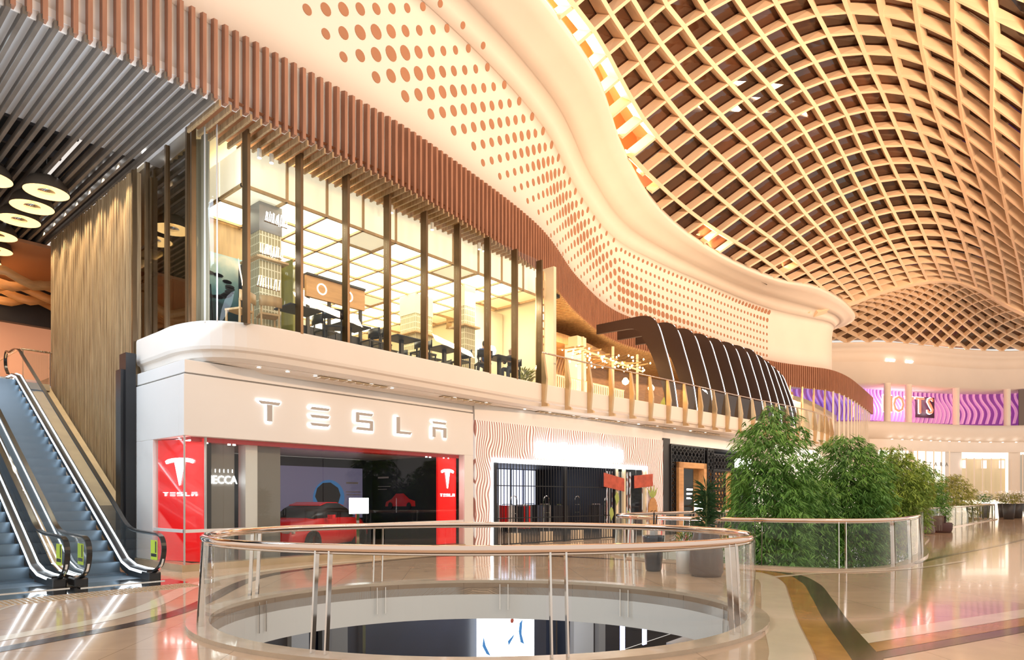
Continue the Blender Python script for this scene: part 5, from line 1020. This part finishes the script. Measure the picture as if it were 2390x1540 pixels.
t = thing('hanging_globe_lamp','single glowing globe hanging beside the restaurant end wall','lamp',(19.6,16.4,8.4)); MB().lathe((19.6,16.4,8.35),[(.01,0),(.1,.05),(.12,.14),(.05,.24)],14).build('globe','bulb',t,smooth=True); MB().tube([(19.6,16.4,8.58),(19.6,16.4,9.6)],.01,5).build('cord','black',t)
tag(MB().box(19.1,19.9,16.6,17.3,5.46,8.6).build('pale_pier','ywarm'), 'pale square pier at the left end of the cafe', 'column'); tag(MB().box(24.2,24.9,17.0,17.7,5.46,8.9).build('pale_pier','ywarm'), 'pale square pier rising in the middle of the cafe', 'column')
t = thing('string_light_pergola','white slatted pergola strung with amber bulbs above the cafe rail','pergola',(24,14.6,5.46))
for x in (21.2,23.4,25.4): MB().box(x-.04,x+.04,14.6,14.68,5.46,7.9).build('post','ywarm',t)
for k in range(9): MB().bar((20.6+.62*k,14.2,7.35+.12*math.sin(k)),(20.9+.62*k,15.6,7.5),.03,.05).build('slat','oak2',t)
MB().bar((20.6,14.6,7.4),(25.8,14.6,7.2),.05,.06).build('beam','ywarm',t)
random.seed(21); t = thing('string_lights','amber string lights looped over the cafe terrace','string lights',(23.4,14.9,7.2)); wp = []
for k in range(60):
    x = 20.8+5.2*k/60; z = 7.25+.22*math.sin(k*.9)-.12*math.sin((x-20.8)*1.2); y = 14.8+.6*math.sin(k*1.7); wp.append((x+.0,y,z+.08)); MB().lathe((x,y,z),[(.005,0),(.035,.03),(.03,.07),(.01,.09)],8).build('bulb','bulb',t)
MB().tube(wp,.006,5).build('wire','black',t)
for i, x in enumerate((24.0,26.2)): tag(MB().lathe((x,14.4,6.35),[(.01,0),(.12,.06),(.15,.16),(.06,.3)],14).build('globe_lamp','bulb',smooth=True), ['glowing globe lamp low in the middle of the cafe','glowing globe lamp beside the first canopy rib'][i],'lamp','globe lamps in the cafe')
fn = thing('white_picket_screen','low white slatted fence inside the cafe','fence',(23,15.6,5.46)); mb = MB()
for k in range(44): mb.box(19.8+.14*k,19.84+.14*k,15.6,15.63,5.5,6.5)
mb.box(19.8,25.9,15.59,15.64,6.45,6.5).box(19.8,25.9,15.59,15.64,5.5,5.55).build('slats','ywarm',fn)
tag(MB().lathe((27.4,14.2,5.46),[(.02,0),(.28,.1),(.34,.5),(.2,.75)],20).build('green_tub_chair','green',smooth=True),'green rounded tub chair beneath the first canopy rib','chair')
area('lower_level_fill',(16,11,-.9),(R(50),0,0),12,2,220,(.85,.9,1))  # added fill under the floor slab, brightening the lower level wall
area('cafe_fill',(23,16.2,5.7),(R(180),0,0),6,1,260,(1,.72,.42)); area('cafe_fill',(32,17.5,5.7),(R(180),0,0),8,1,260,(1,.78,.5)); area('cafe_fill',(24,17.5,8.4),(0,0,0),4,2,120,(1,.66,.34))  # upward pair added as fill to brighten the timber soffit
tag(MB().lathe((39.0,12.5,5.46),[(.3,0),(.42,.3),(.5,.7),(.45,1.1),(.2,1.35),(.02,1.42)],20).build('round_gold_pod','ywarm',smooth=True),'rounded pale gold pod at the foot of the last canopy ribs','decoration')
# glazed restaurant past the canopy
GB = Path([(43,17.2),(48,16.3),(51.5,15.0),(54,14.25),(58,14.1),(64,14.5),(71,15.2)],10)
w6 = setting('window_4','glazed corner restaurant below the far timber fins',(54,14.5,5.5))
ribbon(GB,[(-.1,5.46),(-.1,9.8)],0,GB.len-.1,.5,'pane','shopglass',w6)
k = 0
while k*1.3 < GB.len:
    q, tg, n = GB.at(k*1.3); MB().bar(q+Vector((0,0,5.46)),q+Vector((0,0,9.8)),.09,.14,tg).build('mullion','brass' if q.x < 54 else 'white',w6); k += 1
struct(ribbon(GB,[(-3,5.46),(-3,9.8)],0,GB.len-.1,.5,'wall_corner_restaurant','ywarm'),'warm interior wall of the far corner restaurant')
for i,(x,y) in enumerate(((47.5,15.8),(50.5,14.9))):
    t = thing('lit_shelf_unit',['dark red and amber lit shelving, left in the far corner restaurant','amber lit shelving, right in the far corner restaurant'][i],'shelving',(x,y+1.5,5.46),'lit shelving in the far corner restaurant')
    MB().box(x-1,x+1,y+1.4,y+1.8,5.46,9.6).build('back_panel','redm' if i==0 else 'wood',t)
    for z in (6.2,7.1,8.0,8.9): MB().box(x-1,x+1,y+1.1,y+1.5,z,z+.08).build('shelf','oak2',t); MB().box(x-.9,x+.9,y+1.12,y+1.16,z-.05,z-.01).build('shelf_light','ledw',t)
area('corner_restaurant_lamp',(52,17,9.4),(0,0,0),8,2,220,(1,.8,.5))
# ------------------------------------------------------------------ planting
def bamboo(name, lab, x, y, z0, h, r, n, m, group, seed, lo=.28):
    random.seed(seed); t = thing(name, lab, 'plant', (x,y,z0), group); stems = []
    for k in range(9):
        a = random.random()*6.28; rr = r*.3*random.random()**.5; bx, by = x+rr*math.cos(a), y+rr*math.sin(a); hh = h*(.8+.22*random.random()); lx, ly = (random.random()-.5)*r*.9, (random.random()-.5)*r*.9
        pts = [(bx+lx*u*u, by+ly*u*u, z0+hh*u) for u in (0,.3,.6,.85,1)]; stems.append(pts); MB().tube(pts,[.028,.026,.02,.012,.004],6).build('stem','stem',t)
    mb = MB(); cnt = 0
    while cnt < n:
        u = lo+(1-lo)*random.random()**.68; st = random.choice(stems); i = min(int(u*4),3); 
        seg = [0,.3,.6,.85,1]; i = max(j for j in range(4) if seg[j] <= u); f = (u-seg[i])/(seg[i+1]-seg[i]); c = Vector(st[i]).lerp(Vector(st[i+1]),f)
        w_ = (u-lo)/(1-lo); env = r*(1.05-.35*(1-w_)*(.5+.5*math.sin(9*w_+seed)))*(.62+1.2*w_ if w_ < .32 else 1)*(1 if w_ < .8 else math.sqrt(max(.03,1-((w_-.8)/.2)**2)))
        a = random.random()*6.28; rr = env*random.random()**.5; c = Vector((x+(c.x-x)*.3+rr*math.cos(a), y+(c.y-y)*.3+rr*math.sin(a), c.z-.30*rr*rr/r+.1*random.random()))
        a0 = math.atan2(c.y-y,c.x-x)+random.gauss(0,.6)
        for q in range(random.randint(4,7)):
            a1 = a0+random.gauss(0,.75); ln = .15+.13*random.random(); dp = -.25-.7*random.random(); d = Vector((math.cos(a1),math.sin(a1),dp)).normalized(); sd = d.cross(Vector((random.gauss(0,.4),random.gauss(0,.4),1))).normalized()*(.014+.009*random.random())
            b = c+Vector((random.gauss(0,.03),random.gauss(0,.03),random.gauss(0,.03))); mid = b+d*ln*.4
            mb.add([b,mid+sd,b+d*ln+Vector((0,0,-.02)),mid-sd],[(0,1,2),(0,2,3)]); cnt += 1
    tag(mb.build('foliage',m,t),kind='stuff'); return t
grp = 'bamboo clumps along the floor voids'
bamboo('bamboo_clump','tallest bamboo clump, rising from the void behind the round balustrade',17.75,6.25,-5.2,9.1,1.12,20000,'leaf',grp,1,.36)
bamboo('bamboo_clump','light green lower bamboo clump between the two tall ones',19.9,6.0,-5.2,8.1,.95,13000,'leaf',grp,2,.36)
bamboo('bamboo_clump','second tall bamboo clump with reddish tips, by the balustrade corner',22.0,5.35,-5.2,8.75,1.22,20000,'leaf',grp,3,.56)
bamboo('bamboo_clump','third bamboo clump, yellow-green, behind the taupe planter',31.0,5.7,-5.2,8.85,1.25,22000,'leafy',grp,4,.5)
bamboo('bamboo_clump','fourth bamboo clump, dark green, beyond the plum seats',41.0,6.3,-5.2,8.5,1.2,16000,'leaf',grp,5,.5)
bamboo('bamboo_clump','farthest small bamboo clump with reddish leaves',53.0,6.6,-5.2,8.3,1.5,13000,'leaf2',grp,6,.5)
# plum pots and seats
def pot(name, lab, x, y, prof_, m, cat='planter', group=None):
    t = thing(name, lab, cat, (x,y,0), group); MB().lathe((x,y,0),prof_,28).build('vessel',m,t,smooth=True); r = prof_[-1][0]; MB().lathe((x,y,prof_[-1][1]-.03),[(r*.92,0),(r*.92,.035)],20).build('soil','dark',t); return t
tp = pot('tall_planter','tall taupe tapered planter with a small reddish tree, beside the plum seats',34.3,5.2,[(.38,0),(.42,.1),(.30,.9),(.24,1.25)],'pot')
def bush(t, x, y, z, r, h, n, m, seed, ln=.14, up=False, wd=.02):
    random.seed(seed); mb = MB()
    for k in range(n):
        a = random.random()*6.28; rr = r*random.random()**.5; zz = z+h*random.random(); f = 1-.5*abs((zz-z)/h-.5); c = Vector((x+rr*f*math.cos(a), y+rr*f*math.sin(a), zz)); d = Vector((math.cos(a),math.sin(a),random.uniform(-.3,.9) if not up else random.uniform(.2,1.3))).normalized(); sd = d.cross(Vector((0,0,1))).normalized()*wd
        mb.add([c,c+d*ln*.45+sd,c+d*ln+Vector((0,0,-ln*.15)),c+d*ln*.45-sd],[(0,1,2),(0,2,3)])
    tag(mb.build('foliage',m,t),kind='stuff')
bush(tp,34.3,5.2,1.35,.42,.9,1300,'leaf2',11); MB().tube([(34.3,5.2,1.2),(34.3,5.2,1.8)],.02).build('stem','stem',tp)
def seat(x,y,lab,s=1.0):
    t = thing('tub_seat',lab,'armchair',(x,y,0),'plum tub seats'); r = .5*s
    MB().lathe((x,y,0),[(r*.86,0),(r*.98,.1),(r,.36),(r*.92,.42)],28).build('base','sofa',t,smooth=True)
    rows = [[(x+q*math.cos(a),y+q*math.sin(a),z) for q,z in ((r*.98,.1),(r*1.02,.6),(r*.98,.72),(r*.78,.74),(r*.70,.42))] for a in [R(-20)+R(220)*k/20 for k in range(21)]]
    MB().loft(rows).build('backrest','pot',t,smooth=True); return t
seat(36.0,4.85,'plum tub seat nearest the taupe planter, its rounded back towards the walkway'); seat(37.4,5.0,'plum tub seat just behind the nearest one'); seat(32.9,6.7,'plum tub seat seen through the balustrade glass',1.1)
t = thing('slim_cone_planter','small dark cone planter seen through the balustrade glass','planter',(32.4,8.0,0)); MB().lathe((32.4,8,0),[(.26,0),(.06,1.0)],20).build('vessel','pot',t,smooth=True)
labs = ['dark pot of white flowers nearest the far glass balustrade','dark pot of white flowers, second at the far right','wide dark pot of flowers at the right edge','dark pot with green shrub behind the white flowers','small dark pot at the far glass corner']
for i,(x,y,r) in enumerate(((61.5,3.9,.42),(65,3.6,.42),(67.5,2.7,.75),(64,5.6,.4),(67,4.6,.4))):
    t = pot('flower_pot',labs[i],x,y,[(r*.75,0),(r,1.15)],'dark','planter','flower pots at the far end'); bush(t,x,y,1.2,r*1.4,.7,260,'leaf2' if i!=3 else 'leaf',40+i,.25,False,.05)
    random.seed(60+i); mb = MB()
    for k in range(55): a = random.random()*6.28; rr = r*1.5*random.random()**.5; mb.disc((x+rr*math.cos(a),y+rr*math.sin(a),1.35+.8*random.random()),(random.gauss(0,1),random.gauss(0,1)-1,.4),.07,6,.01)
    tag(mb.build('white_blossom','whitepot',t),kind='stuff')
# pots by the round void
t = pot('navy_planter','glossy dark navy tapered planter behind the round balustrade',12.93,7.05,[(.16,0),(.175,.05),(.235,.72),(.24,.78),(.21,.78)],'navypot'); MB().tube([(12.93,7.05,.7),(12.90,7.02,1.28)],.018).build('stem','dark',t); MB().tube([(13.0,7.05,.7),(13.02,7.02,1.22)],.014).build('stem','dark',t); MB().box(12.86,12.99,6.98,7.1,.78,.95).build('plant_tray','lgrey',t)
t = pot('white_planter','white cylindrical planter with a small red-leaved plant',13.0,6.35,[(.17,0),(.18,.4),(.17,.52)],'whitepot'); bush(t,13.0,6.35,.5,.16,.35,160,'leaf',70,.14,True,.012); bush(t,13.0,6.35,.5,.08,.3,60,'poster',71,.1,True,.02)
t = pot('large_taupe_planter','large shiny taupe planter holding a spiky dark green palm',12.79,5.77,[(.29,0),(.34,.1),(.33,.5),(.25,.9),(.24,.92)],'pot')
random.seed(77); mb = MB()
for k in range(260):
    a = random.random()*6.28; z = .95+.85*random.random()**.8; el = random.uniform(-.2,1.2); ln = .30+.12*random.random(); d = Vector((math.cos(a)*math.cos(el),math.sin(a)*math.cos(el),math.sin(el))); c = Vector((12.79,5.77,z)); sd = d.cross(Vector((0,0,1))).normalized()*.013
    mb.add([c,c+d*ln*.5+sd,c+d*ln-Vector((0,0,.07)),c+d*ln*.5-sd],[(0,1,2),(0,2,3)])
tag(mb.build('spiky_foliage',mat('palm_leaf',(.03,.09,.03),.45),t),kind='stuff'); MB().tube([(12.79,5.77,.9),(12.79,5.77,1.75)],.025).build('stem','stem',t)
# ------------------------------------------------------------------ seated guests
def person(lab, loc, rz, top, hair_long):
    """seated figure facing local -y; skin-modifier body, clothing and hair as children"""
    t = thing('person', lab, 'person', (0,0,0))
    def skin(name, chains, m, sub=2):
        vs=[];es=[];rs=[];idx={}
        for ch in chains:
            prev=None
            for p,r in ch:
                if p not in idx: idx[p]=len(vs); vs.append(p); rs.append(r)
                if prev is not None: es.append((prev,idx[p]))
                prev=idx[p]
        me=bpy.data.meshes.new(name); me.from_pydata(vs,es,[]); me.materials.append(M[m]); o=bpy.data.objects.new(name,me); C.objects.link(o); o.parent=t
        md=o.modifiers.new('skin','SKIN'); md.use_smooth_shade=True
        for i,v in enumerate(me.skin_vertices[0].data): v.radius=(rs[i],rs[i]); v.use_root=(i==0)
        s=o.modifiers.new('sub','SUBSURF'); s.levels=sub; s.render_levels=sub; return o
    pel=((0,.02,.55),.13); ch=((0,.0,.95),.15); nk=((0,-.01,1.12),.05); hd=((0,-.02,1.26),.10); ht=((0,-.02,1.34),.085)
    body=[[pel,((0,.02,.75),.13),ch,nk,hd,ht]]
    for s in (-1,1):
        body.append([pel,((s*.1,-.05,.53),.085),((s*.12,-.42,.52),.06),((s*.12,-.45,.28),.05),((s*.12,-.42,.06),.035),((s*.12,-.55,.03),.03)])
        body.append([ch,((s*.17,0,1.03),.06),((s*.22,-.08,.80),.043),((s*.14,-.33,.78),.033),((s*.10,-.42,.79),.028)])
    skin('body',body,'skin')
    skin('top',[[((0,.02,.56),.145),((0,.02,.75),.145),((0,0,.95),.165),((0,-.0,1.08),.075)],[((0,0,.95),.165),((-.17,0,1.03),.075),((-.22,-.08,.80),.058),((-.15,-.30,.78),.045)],[((0,0,.95),.165),((.17,0,1.03),.075),((.22,-.08,.80),.058),((.15,-.30,.78),.045)]],top)
    skin('trousers',[[((0,.02,.55),.14),((-.1,-.05,.53),.095),((-.12,-.42,.52),.07),((-.12,-.45,.28),.058),((-.12,-.42,.10),.05)],[((0,.02,.55),.14),((.1,-.05,.53),.095),((.12,-.42,.52),.07),((.12,-.45,.28),.058),((.12,-.42,.10),.05)]],'denim')
    hc=[((0,.015,1.38),.10),((0,.05,1.27),.105),((0,.07,1.15),.08)]
    if hair_long: hc+= [((0,.09,1.02),.075),((0,.10,.90),.05)]
    skin('hair',[hc],'hair')
    for s in (-1,1):
        MB().lathe((s*.035,-.112,1.27),[(.002,-.008),(.011,0),(.002,.008)],8).build('eye','black',t)
        for k in range(5): MB().tube([(s*.10-.02+.01*k,-.43,.80),(s*.10-.02+.01*k,-.47-.008*(2-abs(k-2)),.79),(s*.10-.02+.01*k,-.49-.008*(2-abs(k-2)),.775)],[.008,.007,.005],6).build('finger','skin',t)
    MB().add([(0,-.115,1.27),(-.014,-.105,1.235),(.014,-.105,1.235),(0,-.14,1.238)],[(0,1,3),(0,3,2),(1,2,3),(0,2,1)]).build('nose','skin',t); MB().box(-.02,.02,-.112,-.106,1.20,1.207).build('mouth','poster',t)
    t.location=loc; t.rotation_euler.z=rz; t.scale=(.88,.88,.88); return t
person('person in a blue top seated with their back to the hall, by the restaurant glass',(15.45,14.5,5.46),R(150),'bluecloth',False)
person('person with long dark hair and dark top seated facing the other guest by the glass',(16.75,14.5,5.46),R(-80),'darkcloth',True)
dup(ch2,(15.42,14.55,5.46),R(150),'black chair under the person in the blue top'); dup(ch2,(16.8,14.52,5.46),R(-80),'black chair under the person with long dark hair')
dup(tb,(16.1,14.45,5.46),0,'small table between the two seated guests','dark restaurant tables')
t = thing('variegated_plant','low variegated leafy plant at the right end of the restaurant glass','plant',(17.5,14.6,5.46)); bush(t,17.5,14.6,5.5,.35,.5,220,'leaf2',90,.25,True,.03); bush(t,17.5,14.6,5.5,.3,.45,120,'lgrey',91,.22,True,.015)
